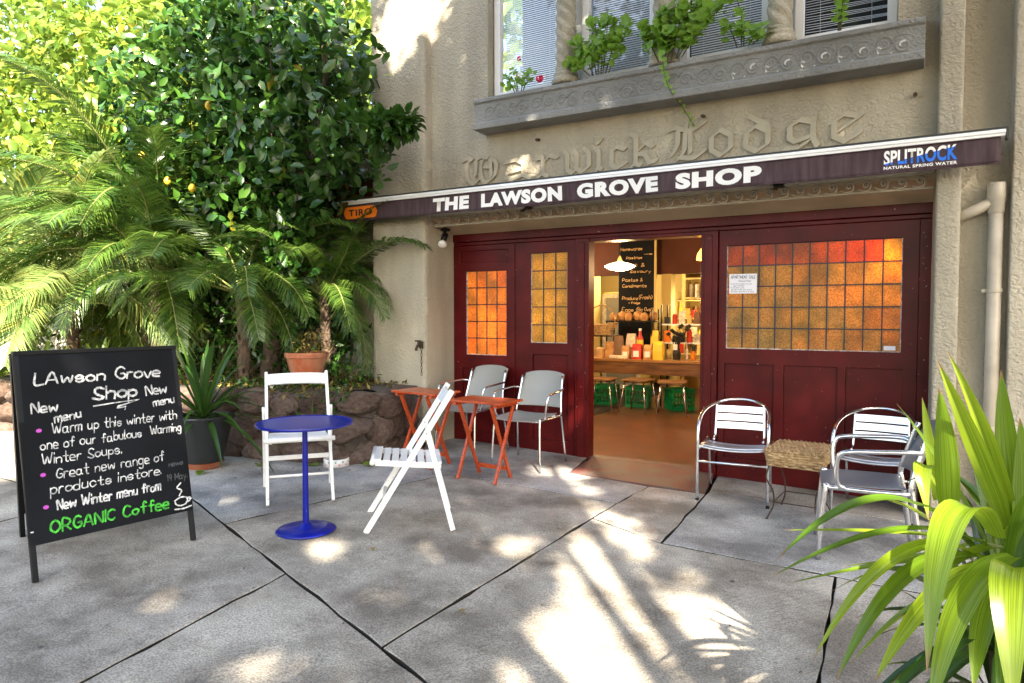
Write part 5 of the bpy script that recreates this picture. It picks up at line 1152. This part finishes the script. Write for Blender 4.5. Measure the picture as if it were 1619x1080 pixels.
iv = thing('trailing_vine', 'thin ivy strand trailing down over the ledge towards the gothic lettering', 'vine', (-1.68, 5.385, 3.42)); mb = MB(); vp = smoothpts([(-.08, .05, .02), (-.04, -.01, -.02), (-.02, -.012, -.16), (.03, -.005, -.30), (.10, .12, -.42), (.17, .18, -.55)], 8)
mb.tube(vp, .003, 5); mb.build('stem', 'stem', iv)
for i, q in enumerate(vp):
    for s in ((-1,), (1,))[i % 2] if i % 3 else ():
        o = link('leaf', gme, iv); o.location = q+Vector((s*.012, -.006, 0)); o.scale = (.028 if i > 22 else .042,)*3; o.rotation_euler = Vector((rnd.gauss(0, .5), -1, .3)).to_track_quat('Z', 'Y').to_euler()

# ---------------------------------------------------------------- fallen leaves
for i, (x, y, c, lab) in enumerate(((-4.72, 3.92, 'leaf_bright', 'yellow green fallen leaf between the black pot and the white chair'), (-4.85, 4.06, 'leaf_dry', 'brown fallen leaf near the foot of the stone wall'), (-4.35, 4.22, 'leaf_bright', 'fallen green leaf left of the dog bowl'), (-4.08, 4.46, 'leaf_bright', 'fallen green leaf right of the dog bowl'), (-4.95, 3.58, 'leaf_bright', 'long fallen leaf at the foot of the black pot'), (-1.75, 5.14, 'leaf_dry', 'tiny reddish leaf on the paving before the threshold'), (-1.75, 2.6, 'leaf_dry', 'small curled leaf on the middle paving joint'), (-2.65, 3.0, 'leaf_dry', 'small dry leaf on the paving right of the blue table'))):
    me = bpy.data.meshes.new('fallen_leaf'); s = .13 if i < 5 else .04; me.from_pydata([tuple(v*s*np.array([1.5, 1, 2.0])) for v in LT_V], [], LT_F); me.materials.append(M[c]); o = link('fallen_leaf', me); o.location = (x, y, gz(x)+.012); o.rotation_euler = (.05, .1, rnd.uniform(0, 6)); tag(o, lab, 'leaf', 'fallen leaves on the paving')

# ---------------------------------------------------------------- crumbs of leaf and bark blown along the paving
p = np.stack([nrg.uniform(-5.2, 1.0, 420), nrg.uniform(1.4, 5.9, 420)], 1); p = np.concatenate([p[:90], np.stack([nrg.uniform(-4.1, -1.5, 120), nrg.uniform(5.5, 5.98, 120)], 1), np.stack([nrg.uniform(-5.6, -4.1, 140), nrg.uniform(3.7, 4.3, 140)], 1)])
p = np.concatenate([p, (gz(p[:, 0])+.004)[:, None]], 1); scatter('leaf_crumbs', 'crumb', p, .014*(.5+nrg.random(len(p))), SM_V*np.array([1.4, 1, .6]), SM_F, None, droop=0, kind='stuff', up=8)
lo = bpy.data.objects['leaf_crumbs']; lo['label'] = 'tiny brown crumbs of leaf scattered over the paving'; lo['category'] = 'leaf litter'

# ---------------------------------------------------------------- interior
PWS = .21
def pendant(label, x, y, z, kind, power, col=(1, .62, .25), drop=None):
    t = thing('pendant_lamp', label, 'pendant lamp', (x, y, z), group='pendant lamps lit inside the shop')
    if kind == 'opal':
        MB().lathe([(0, .045), (.05, .045), (.12, .028), (.19, .0), (.185, -.012), (.13, -.042), (.06, -.058), (0, -.06)], n=40).build('glass_shade', emis('opal_glow', (1, .80, .45), 3.5), t, smooth=True)
        MB().lathe([(.035, .045), (.03, .07), (.012, .12), (.006, .13)], n=16).build('fitting', 'cream', t, smooth=True)
    elif kind == 'orange':
        MB().lathe([(.20, -.09), (.19, -.03), (.15, .03), (.08, .07), (.03, .08)], n=40).build('glass_shade', emis('orange_glow', (1, .40, .05), 1.3), t, smooth=True)
    else:
        MB().lathe([(.16, -.05), (.15, .0), (.11, .05), (.05, .08), (.02, .085)], n=36).build('metal_shade', 'brown', t, smooth=True)
        MB().lathe([(0, -.06), (.04, -.05), (.05, -.02), (.03, .02), (0, .03)], n=16).build('bulb', emis('bulb_glow', (1, .8, .5), 8), t, smooth=True)
    MB().tube([(0, 0, .12 if kind == 'opal' else .075), (0, 0, 2.62-z)], .004, 6).build('cord', 'dark', t)
    lt = bpy.data.lights.new('bulb_light', 'POINT'); lt.energy = power*PWS; lt.color = col; lt.shadow_soft_size = .08
    lo_ = bpy.data.objects.new('bulb_light', lt); COL.objects.link(lo_); lo_.parent = t; lo_.location = (0, 0, -.14)
    return t
pendant('flat opal glass pendant lamp glowing in the doorway', -3.15, 8.2, 1.97, 'opal', 40)
pendant('orange glass pendant lamp half hidden by the right door post', -1.66, 7.0, 2.0, 'orange', 16, (1, .5, .15))
pendant('dark metal dome pendant lamp in front of the back cupboards', -2.72, 10.9, 1.66, 'dome', 40, (1, .75, .35))
pendant('pendant lamp glowing behind the upper right of the large amber window', -.12, 6.36, 1.98, 'orange', 15, (1, .62, .3))
pendant('pendant lamp glowing behind the left orange window', -3.95, 6.75, 1.55, 'orange', 20, (1, .72, .4))
pendant('pendant lamp glowing behind the narrow yellow window', -3.22, 6.9, 1.45, 'opal', 15, (1, .78, .35))
pendant('opal pendant lamp over the back left shelves of the shop', -4.6, 9.4, 2.1, 'opal', 40, (1, .7, .35))
pendant('opal pendant lamp over the right shelves of the shop', -1.4, 9.2, 2.1, 'opal', 35, (1, .65, .3))
pendant('opal pendant lamp in the back room', -4.2, 11.6, 2.1, 'opal', 45, (1, .78, .4))
# counter
ct = thing('timber_counter', 'thick timber bar counter across the inside of the shop', 'counter', (-3.2, 9.6, 0))
MB().box(-1.6, 1.6, -.28, .30, .68, .715).build('counter_top', 'timber_top', ct, bevel=.004); MB().box(-1.6, 1.6, -.262, -.20, .505, .678).build('front_beam', 'timber', ct, bevel=.004)
for s in (-1, 1):
    for y in (-.2, .22): MB().box(s*1.5-.04, s*1.5+.04, y-.04, y+.04, 0, .679).build('leg', 'timber', ct)
# stools
def stool(label, x, y, rz):
    t = thing('stool', label, 'stool', (x, y, 0), rz, 'low stools along the counter'); s_ = .19
    pr = [(-s_, -s_*.8), (-s_*.8, -s_), (s_*.8, -s_), (s_, -s_*.8), (s_, s_*.8), (s_*.8, s_), (-s_*.8, s_), (-s_, s_*.8)]
    MB().prism(pr, .022, 'z', .44).build('seat', 'ply', t, bevel=.006)
    for a, b in ((-1, -1), (1, -1), (1, 1), (-1, 1)): MB().tube([(a*.14, b*.14, .44), (a*.2, b*.2, 0)], .009, 8).build('leg', 'alu', t, smooth=True)
    MB().tube([(-.15, -.15, .425), (.15, -.15, .425), (.15, .15, .425), (-.15, .15, .425)], .008, 6, closed=True).build('frame_ring', 'brown', t)
    return t
stool('stool half hidden by the left door post', -3.72, 9.02, .1); stool('middle stool in front of the counter', -3.22, 9.12, -.1); stool('right stool in front of the counter', -2.72, 9.05, .25)
# crates
def crate(label, x, y, rz, first=None):
    t = thing('milk_crate', label, 'crate', (x, y, 0), rz, 'green plastic milk crates under the counter'); s_ = .16; H_ = .30
    for k, (ax, sg) in enumerate((('y', -1), ('y', 1), ('x', -1), ('x', 1))):
        mb = MB()
        def bx(u0, u1, z0, z1, d=0.):
            if ax == 'y': mb.box(u0, u1, sg*s_-.006, sg*s_+.006, z0, z1)
            else: mb.box(sg*s_-.006, sg*s_+.006, u0*.96, u1*.96, z0, z1)
        bx(-s_, s_, .0, .05); bx(-s_, s_, .25, .30); bx(-s_, s_, .14, .165)
        for q in range(7): u = -s_+.008+q*(2*s_-.016)/6; bx(u-.007, u+.007, .05, .14); bx(u-.007, u+.007, .165, .25)
        mb.build('side_grid', 'crate', t)
    mb = MB(); mb.box(-s_+.006, s_-.006, -s_+.006, s_-.006, .01, .018); mb.build('floor_grid', 'crate', t)
crate('green milk crate at the left under the counter', -3.92, 9.66, .05); crate('green milk crate in the middle under the counter', -3.42, 9.70, .15); crate('green milk crate turned on its corner at the right under the counter', -2.80, 9.68, .7)
# chalkboard pillar
cp = thing('menu_board', 'tall narrow blackboard lettered in cream chalk above the bread rack', 'blackboard', (-3.57, 9.98, 0))
MB().box(-.28, .28, 0, .03, .45, 2.6).build('board', 'slate', cp); MB().box(.281, .31, 0, .03, .45, 2.6).build('edge_strip', 'cream', cp)
M['chalkc'] = mat('chalkc', (.7, .45, .22), .8)
put = lambda x, y, l_: (x, -.001-l_, y)
for t_, x, z, wd, cap, sd in (('Homewares', -.25, 2.33, .34, .045, 1), ('>', .12, 2.24, .12, .05, 1), ('Pastries', -.16, 2.20, .25, .035, 2), ('Salt &', -.2, 2.08, .33, .045, 3), ('Savoury', -.10, 1.99, .33, .04, 4), ('Pastas &', -.22, 1.86, .32, .045, 5), ('Condiments', -.22, 1.77, .38, .045, 6), ('Produce', -.22, 1.58, .25, .05, 7), ('(Fresh)', .05, 1.59, .20, .06, 8), ('+ Fridge', -.12, 1.52, .18, .03, 9), ('Eggs', -.22, 1.40, .18, .06, 10), ('(Big Oval)', .01, 1.41, .26, .05, 11)):
    mb = MB(); ribbon(mb, strokes(t_, x, z, cap, wd, 0, seed=sd), .0065, put); mb.build('chalk_writing', 'chalkc', cp)
# bread rack with loaves
def simple(name, label, cat, mb, m, group=None, **k):
    o = mb.build(name, m, **k); tag(o, label, cat, group); return o
br = thing('bread_rack', 'black metal bread rack standing before the menu board', 'rack', (-3.52, 9.75, .715))
MB().box(-.38, .34, -.16, .16, .53, .55).build('shelf', 'black', br); MB().box(-.38, .34, -.16, .16, .14, .155).build('shelf', 'black', br)
for s in (-.37, .33):
    for y in (-.15, .15): MB().box(s-.008, s+.008, y-.008, y+.008, 0, .72 if s > 0 else .53).build('post', 'black', br)
M['bread'] = mat('bread', (.38, .16, .05), .7, vcol=(.6, .36, .16), vscale=14, bump=20, bumps=.5); M['bag'] = mat('bag', (.5, .3, .14), .6, var=.3, vscale=8, bump=12, bumps=.5)
lm = None
names = ['leftmost', 'second', 'third', 'fourth', 'fifth', 'rightmost']
for i in range(6):
    mb = MB().lathe([(0, -.07), (.04, -.055), (.06, 0), (.04, .055), (0, .07)], n=14, sx=1.3, sy=1); o = mb.build('bread_loaf', 'bread', smooth=True); o.location = (-3.52-.30+i*.12, 9.70+.05*(i % 2), 1.315+.02*(i % 2)); o.rotation_euler = (.3, 1.4, i*1.1)
    tag(o, 'crusty wrapped loaf, %s in the row on the top of the bread rack' % names[i], 'bread', 'loaves on the bread rack')
# wicker basket
bk = thing('handled_basket', 'orange brown wicker basket with a tall hoop handle at the left of the counter', 'basket', (-3.98, 9.60, 1.05)); mb = MB()
for j in range(6):
    z = .02+.026*j; r_ = .13+.012*j; mb.tube([(r_*1.25*math.cos(a), r_*math.sin(a), z+.03*math.cos(a)**2*(j/5)) for a in [2*math.pi*k/24 for k in range(24)]], .014, 6, closed=True)
mb.lathe([(0, .0), (.13, .0)], n=20, sx=1.25); mb.build('basket_weave', 'wicker', bk); MB().tube(smoothpts([(-.23, 0, .14), (-.19, 0, .34), (0, 0, .45), (.19, 0, .34), (.23, 0, .14)], 6), .012, 8).build('handle', 'wicker', bk, smooth=True)
st_ = thing('side_rack', 'timber side rack holding the basket at the left of the shop', 'shelf', (-4.15, 9.75, .715)); MB().box(-.45, .36, -.18, .16, .31, .33).build('shelf', 'timber', st_); [MB().box(x-.02, x+.02, -.02, .02, 0, .31).build('post', 'timber', st_) for x in (-.4, .33)]
# goods on the counter
def bag(name, label, cat, x, y, w_, d, h, m, z=.715, rz=0, printed=None, group='goods standing on the shop counter'):
    t = thing(name, label, cat, (x, y, z), rz, group); mb = MB(); vs = []
    lv_ = [(0, 1, 1), (.45, 1.05, 1.08), (.8, .98, .9), (1, .92, .25)]
    for f, sx_, sy_ in lv_:
        for a, b in ((-1, -1), (0, -1.12), (1, -1), (1.06, 0), (1, 1), (0, 1.1), (-1, 1), (-1.06, 0)): vs.append((a*w_/2*sx_, b*d/2*sy_, f*h))
    mb.add(vs, [(8*i+k, 8*i+(k+1) % 8, 8*i+8+(k+1) % 8, 8*i+8+k) for i in range(3) for k in range(8)]+[tuple(range(8))[::-1], tuple(range(24, 32))]); mb.build('packet', m, t, smooth=False)
    if printed: MB().box(-w_*.32, w_*.32, -d*.64, -d*.635, h*.15, h*.55).build('label_panel', printed, t)
    return t
M['yel'] = mat('yel', (.8, .55, .05), .5); M['whitebag'] = mat('whitebag', (.7, .6, .5), .4, var=.3, vscale=25); M['kraft'] = mat('kraft', (.22, .13, .08), .6); M['redl'] = mat('redl', (.5, .03, .02), .4)
bag('produce_packet', 'small orange packet at the left end of the counter goods', 'packet', -3.93, 9.45, .10, .08, .16, 'bag')
bag('produce_packet', 'clear bag of biscuits beside the kraft packet', 'packet', -3.80, 9.50, .12, .08, .24, 'bread')
bag('coffee_packet', 'tall plain kraft coffee packet on the counter', 'packet', -3.68, 9.56, .13, .08, .33, 'kraft')
bag('coffee_packet', 'grey foil coffee packet behind the kraft one', 'packet', -3.52, 9.66, .14, .09, .36, 'whitebag')
bag('produce_packet', 'brown and white printed packet on the counter', 'packet', -3.52, 9.44, .11, .08, .19, 'bread', printed='paper')
bag('biscuit_box', 'left biscuit box with a pale label on the counter', 'packet', -3.36, 9.46, .135, .09, .22, 'redl', printed='paper')
bag('biscuit_box', 'right biscuit box with a pale label on the counter', 'packet', -3.20, 9.48, .12, .09, .21, 'bread', printed='paper')
bag('yellow_packet', 'squat bright yellow packet at the right of the counter goods', 'packet', -3.05, 9.48, .135, .11, .26, 'yel')
bag('yellow_packet', 'yellow card packet standing tilted above the squat one', 'packet', -3.15, 9.62, .11, .06, .41, 'yel', printed='kraft')
fl = thing('flat_packet', 'long flat clear packet lying at the front edge of the counter', 'packet', (-3.62, 9.40, .715)); MB().box(-.14, .14, -.04, .04, 0, .05).build('packet', 'whitebag', fl, bevel=.015)
bo = thing('sauce_bottle', 'dark red sauce bottle on the counter before the bread rack', 'bottle', (-3.36, 9.58, .915+.0)); bo.location.z = .87
MB().lathe([(0, 0), (.045, 0), (.048, .02), (.048, .14), (.02, .19), (.018, .25), (0, .25)], n=20).build('bottle_body', 'redl', bo, smooth=True); MB().lathe([(.0485, .04), (.0485, .12)], n=20).build('bottle_label', 'yel', bo); MB().lathe([(0, .251), (.02, .251), (.02, .285), (0, .285)], n=14).build('cap', 'paper', bo)
# more stock crowding the counter and the shop behind it
jm = {}; ORD = 'first second third fourth fifth sixth seventh eighth ninth tenth eleventh twelfth thirteenth fourteenth fifteenth sixteenth seventeenth eighteenth nineteenth twentieth twenty-first twenty-second'.split()
def small(kind, x, y, z, s, c, label, cat, grp):
    k_ = (kind, c)
    if k_ not in jm:
        mb = MB()
        if kind == 'jar': mb.lathe([(0, 0), (.034, 0), (.038, .012), (.038, .09), (.03, .10), (.034, .102), (.034, .122), (0, .124)], n=12)
        elif kind == 'carton': mb.box(-.045, .045, -.03, .03, 0, .15)
        else: mb.lathe([(0, 0), (.03, 0), (.032, .13), (.012, .17), (.012, .23), (0, .23)], n=12)
        o = mb.build('jar' if kind == 'jar' else kind, c); jm[k_] = o.data
    else: o = link(kind, jm[k_])
    o.location = (x, y, z); o.scale = (s, s, s*rnd.uniform(.85, 1.2)); o.rotation_euler = (0, 0, rnd.uniform(-.5, .5)); tag(o, label, cat, grp)
for i in range(22):
    small(('jar', 'carton', 'bottle')[i % 3], -4.5+i*.125+rnd.uniform(-.02, .02), 9.78+rnd.uniform(0, .07), .715, rnd.uniform(.8, 1.15), ('whitebag', 'redl', 'yel', 'brown', 'cream', 'orange', 'print_k')[(i*5) % 7], 'small %s %s at the counter back edge, %s from the left' % (('pale', 'red', 'yellow', 'brown', 'cream', 'orange', 'black')[(i*5) % 7], ('jar', 'carton', 'bottle')[i % 3], ORD[i]), ('jar', 'carton', 'bottle')[i % 3], 'small %ss at the back edge of the counter' % ('jar', 'carton', 'bottle')[i % 3])
sh2 = thing('back_shelves', 'cream rear shelves crammed with packets between the menu board and the display shelves', 'shelf', (-2.9, 11.6, 0))
for z in (.7, 1.0, 1.3, 1.6): MB().box(-.5, .9, -.15, .15, z-.02, z).build('shelf', 'cream', sh2)
for x in (-.5, .9): MB().box(x-.015, x+.015, -.15, .15, 0, 1.75).build('upright', 'cream', sh2)
for zi, z in enumerate((.7, 1.0, 1.3)):
    for i in range(12):
        kd = ('carton', 'jar', 'bottle')[(i+zi) % 3]; small(kd, -3.33+i*.115, 11.52, z, rnd.uniform(.9, 1.15), ('redl', 'cream', 'yel', 'brown', 'bread', 'orange', 'print_k', 'whitebag')[(i*3+zi) % 8], 'small %s on the %s rear shelf, %s from the left' % (kd, ('lowest', 'middle', 'highest')[zi], ORD[i]), kd, 'small %ss on the rear shelves' % kd)
# right hand shelves
rs = thing('display_shelves', 'wire display shelves stocked with jars at the right inside the shop', 'shelf', (-2.75, 10.0, 0))
for z in (.55, .95, 1.22): MB().box(-.38, .55, -.16, .16, z-.02, z).build('shelf', 'rail', rs)
for x in (-.38, .55):
    for y in (-.15, .15): MB().box(x-.01, x+.01, y-.01, y+.01, 0, 1.5).build('post', 'black', rs)
names2 = ['dark jar', 'cream tin', 'orange jar', 'red box', 'brown packet', 'black box', 'pale jar', 'orange packet']
cols = ['print_k', 'cream', 'orange', 'redl', 'brown', 'black', 'whitebag', 'bread']
where = [(1.22, 'top'), (.95, 'middle')]
for zi, (z, wn) in enumerate(where):
    for i in range(8):
        x = -3.06+i*.108; c = cols[(i*3+zi*2) % 8]; nme = names2[(i*3+zi*2) % 8]; mb = MB(); h = .10+.09*((i*7+zi*3) % 5)/4
        if i % 2: mb.lathe([(0, 0), (.036, 0), (.038, h*.8), (.03, h*.86), (.03, h), (0, h)], n=14)
        else: mb.box(-.042, .042, -.03, .03, 0, h)
        o = mb.build('jar' if i % 2 else 'packet', c); o.location = (x, 9.93, z); tag(o, '%s, number %s from the left on the %s display shelf' % (nme, ['one', 'two', 'three', 'four', 'five', 'six', 'seven', 'eight'][i], wn), 'jar' if i % 2 else 'packet', 'goods on the display shelves')
vz = thing('dried_flowers', 'dark silhouette of a bunch of dried flowers with a white tag at the counter end', 'flowers', (-2.83, 9.62, .715)); MB().lathe([(0, 0), (.05, 0), (.06, .1), (.035, .18), (.04, .2)], n=16).build('vase', 'print_k', vz); mb = MB()
for k in range(14): a = rnd.uniform(0, 6.28); e = (rnd.uniform(-.16, .16), rnd.uniform(-.1, .1), rnd.uniform(.3, .5)); mb.tube([(0, 0, .15), e], .005, 5); mb.lathe([(0, -.03), (.04, 0), (0, .035)], e, 8)
mb.build('blooms', 'dark', vz); MB().box(-.03, .03, -.07, -.068, .14, .22).build('price_tag', 'paper', vz)
# back room: cupboards, fridge, shelves
cbk = thing('glass_cabinet', 'cream glass fronted cabinet full of glassware at the back right', 'cabinet', (-2.75, 12.4, 0))
MB().box(-.75, .9, .25, .30, 0, 2.2).build('back_panel', 'cream', cbk); [MB().box(x-.03, x+.03, -.1, .25, 0, 2.2).build('upright', 'cream', cbk) for x in (-.75, 0, .9)]; [MB().box(-.72, .87, -.1, .249, z-.015, z+.015).build('shelf', 'cream', cbk) for z in (.9, 1.3, 1.65, 2.0)]
for zi, z in enumerate((.915, 1.315, 1.665)):
    mb = MB()
    for i in range(14): mb.lathe([(0, 0), (.035, 0), (.04, .12+.05*((i*3+zi) % 3)), (.033, .14+.05*((i*3+zi) % 3))], (-.66+i*.11+(.06 if i > 6 else 0), .05, z), 10)
    g = mb.build('glassware', ('whitebag', 'bread', 'whitebag')[zi], cbk); g['kind'] = 'stuff'
fr = thing('white_fridge', 'cream drinks fridge with a glass door left of the menu board', 'fridge', (-4.35, 11.4, 0)); MB().box(-.35, .35, .06, .6, 0, 1.75).build('fridge_body', 'cream', fr, bevel=.01); MB().box(-.35, -.29, .0, .058, .05, 1.72).box(.29, .35, 0, .058, .05, 1.72).box(-.29, .29, 0, .058, 1.65, 1.72).box(-.29, .29, 0, .058, .05, .12).build('door_frame', 'whitebag', fr); MB().box(-.29, .29, .03, .04, .12, 1.65).build('door_glass', 'shell', fr)
ls = thing('wall_shelves', 'cream open shelves with crockery at the far left of the doorway', 'shelf', (-5.2, 11.0, 0))
MB().box(-.6, .5, .25, .3, 0, 2.3).build('back_panel', 'cream', ls); MB().box(.46, .5, -.1, .249, 0, 2.3).build('upright', 'cream', ls); MB().box(-.6, -.56, -.1, .249, 0, 2.3).build('upright', 'cream', ls)
for z in (.8, 1.15, 1.5, 1.9): MB().box(-.56, .46, -.1, .249, z-.015, z+.015).build('shelf', 'cream', ls)
for zi, z in enumerate((.815, 1.165, 1.515)):
    mb = MB()
    for i in range(6): mb.lathe([(0, 0), (.05, 0), (.07, .08+.03*(i % 3)), (.06, .1+.03*(i % 3))], (-.45+i*.17, .05, z), 12)
    g = mb.build('crockery', ('bread', 'print_k', 'whitebag')[zi], ls); g['kind'] = 'stuff'

# ---------------------------------------------------------------- the unseen street tree overhead, its crown shaped and cut open to place the dappled shade
PATCH = [(-2.50, 5.35, 0, .24), (-2.72, 5.25, 0, .18), (-2.06, 3.51, 0, .20), (-2.86, 2.85, 0, .17), (-1.60, 4.30, 0, .20), (-1.46, 3.44, 0, .30), (-1.25, 2.95, 0, .22), (-.95, 2.64, 0, .22), (-1.2, 2.35, 0, .24), (-1.61, 4.09, 0, .16), (-.75, 2.3, 0, .15), (-1.15, 5.0, 0, .05), (-1.55, 4.75, 0, .08), (-1.9, 2.0, 0, .10), (-2.2, 1.8, 0, .14), (-3.1, 3.95, 0, .12), (-.95, 2.0, 0, .2), (-3.4, 5.4, 0, .10),
         (-2.85, 5.6, 2.92, .07), (-3.08, 5.6, 2.77, .10), (-3.25, 5.6, 2.73, .07), (-4.75, 5.5, 1.77, .06), (-4.43, 5.5, 1.05, .09), (-4.3, 5.5, .95, .06), (-4.55, 5.6, 4.3, .3), (-4.3, 5.6, 4.5, .3), (-3.95, 2.1, 1.0, .10), (-5.0, 4.3, .9, .12), (-3.6, 4.4, .0, .08), (-5.3, 4.6, 1.9, .3), (-4.7, 4.6, 1.7, .2), (-2.66, 6.0, .75, .09), (-3.35, 5.7, .7, .06), (-5.1, 4.8, .9, .12), (-4.2, 4.4, .1, .10), (-.05, 2.1, .85, .22), (.1, 2.2, 1.1, .16), (.15, 1.9, .6, .15), (-3.5, 2.3, .95, .12), (-4.5, 5.6, 4.2, .36), (-4.1, 5.6, 4.4, .2), (-1.1, 3.1, 0, .3), (-1.0, 2.2, 0, .35), (-1.3, 2.6, 0, .25), (-.7, 2.0, 0, .2), (-1.75, 3.9, 0, .16), (-2.15, 4.9, 0, .14), (-1.9, 4.5, 0, .12), (-1.35, 3.9, 0, .14), (-1.0, 3.6, 0, .12), (-2.4, 3.2, 0, .13), (-2.2, 2.5, 0, .12), (-3.0, 1.9, 0, .14), (-3.3, 5.6, .2, .12), (-2.75, 5.98, .4, .10), (-6.0, 4.6, 1.9, .25), (-6.6, 4.6, 2.5, .25), (-5.0, 4.6, 1.9, .15), (-5.8, 4.4, 3.2, .3), (-4.6, 4.5, 3.0, .15), (-7, 4.4, 1.6, .3), (-5.6, 3.9, .9, .15), (-4.8, 4.8, 1.65, .35), (-6.2, 4.4, 1.9, .3), (-6.6, 4.2, 1.4, .25), (-5.6, 4.4, 2.6, .22), (-5.2, 4.5, 3.3, .2), (-6.6, 4.4, 3.4, .4)]
n = 60000
g1 = np.stack([nrg.uniform(-5.9, 1.6, n), nrg.uniform(-.6, 6.0, n), np.zeros(n)], 1)
nf = 32000; g2 = np.stack([nrg.uniform(-5.2, 1.2, nf), np.full(nf, 5.6), nrg.uniform(0, 5.4, nf)], 1)
ng = 8000; g3 = np.stack([nrg.uniform(-7.3, -4.4, ng), nrg.uniform(4.3, 5.3, ng), nrg.uniform(.6, 3.6, ng)], 1)
Q = np.concatenate([g1, g2, g3]); S_ = np.array(SUN); zc = nrg.uniform(4.6, 8.8, len(Q)); zc = np.maximum(zc, Q[:, 2]+nrg.uniform(1.5, 4.5, len(Q)))
Pn = Q+S_[None]*((zc-Q[:, 2])/S_[2])[:, None]
ok = np.ones(len(Pn), bool)
for x, y, z, r in PATCH:
    d = Pn-np.array([x, y, z+(gz(x) if z == 0 else 0)]); al = d@S_; dist = np.linalg.norm(d-al[:, None]*S_[None], axis=1); ok &= ~(dist < r*(1+.25*np.sin(al*5)))
# stay above the picture
el = (Pn[:, 2]-1.365)/np.maximum(.1, np.hypot(Pn[:, 0], Pn[:, 1])); ok &= (el > .95) | (Pn[:, 1] < -.3)
# clumps: leave the crown uneven
cl = np.sin(Pn[:, 0]*2.3+1)*np.sin(Pn[:, 1]*2.1)*np.sin(Pn[:, 2]*2.7); ok &= ~((cl > .55) & (nrg.random(len(Pn)) < .7))
Pn = Pn[ok]
Tb = np.array([3.6, -2.6, 0.]); tt = thing('street_tree', 'tall street tree whose crown shades the pavement and the shop front', 'tree', tuple(Tb))
scatter('crown', 'leaf_street', Pn-Tb, .17*(.8+.4*nrg.random(len(Pn))), SM_V*np.array([1.5, 1, 1]), SM_F, tt, kind='stuff')
mb = MB(); mb.tube(smoothpts([(0, 0, -.2), (.1, 0, 1.8), (-.1, .1, 3.6)], 5), [.26-.01*i for i in range(11)], 14); mb.build('trunk', 'bark', tt, smooth=True); mb = MB()
for e in ((-3, 4.0, 6), (-1, 5, 7.2), (1, 4, 6.5), (2, 1, 6.8), (-2, 2, 5.6), (-3.5, .5, 6.2), (0, 2, 8), (-1.8, 5.5, 8), (-4.5, 3, 6.0)):
    pts = smoothpts([(-.1, .1, 3.5), (e[0]*.5, e[1]*.45, e[2]*.75), e], 6); mb.tube(pts, [.12*(1-.85*i/len(pts)) for i in range(len(pts))], 8)
mb.build('limbs', 'bark', tt, smooth=True)
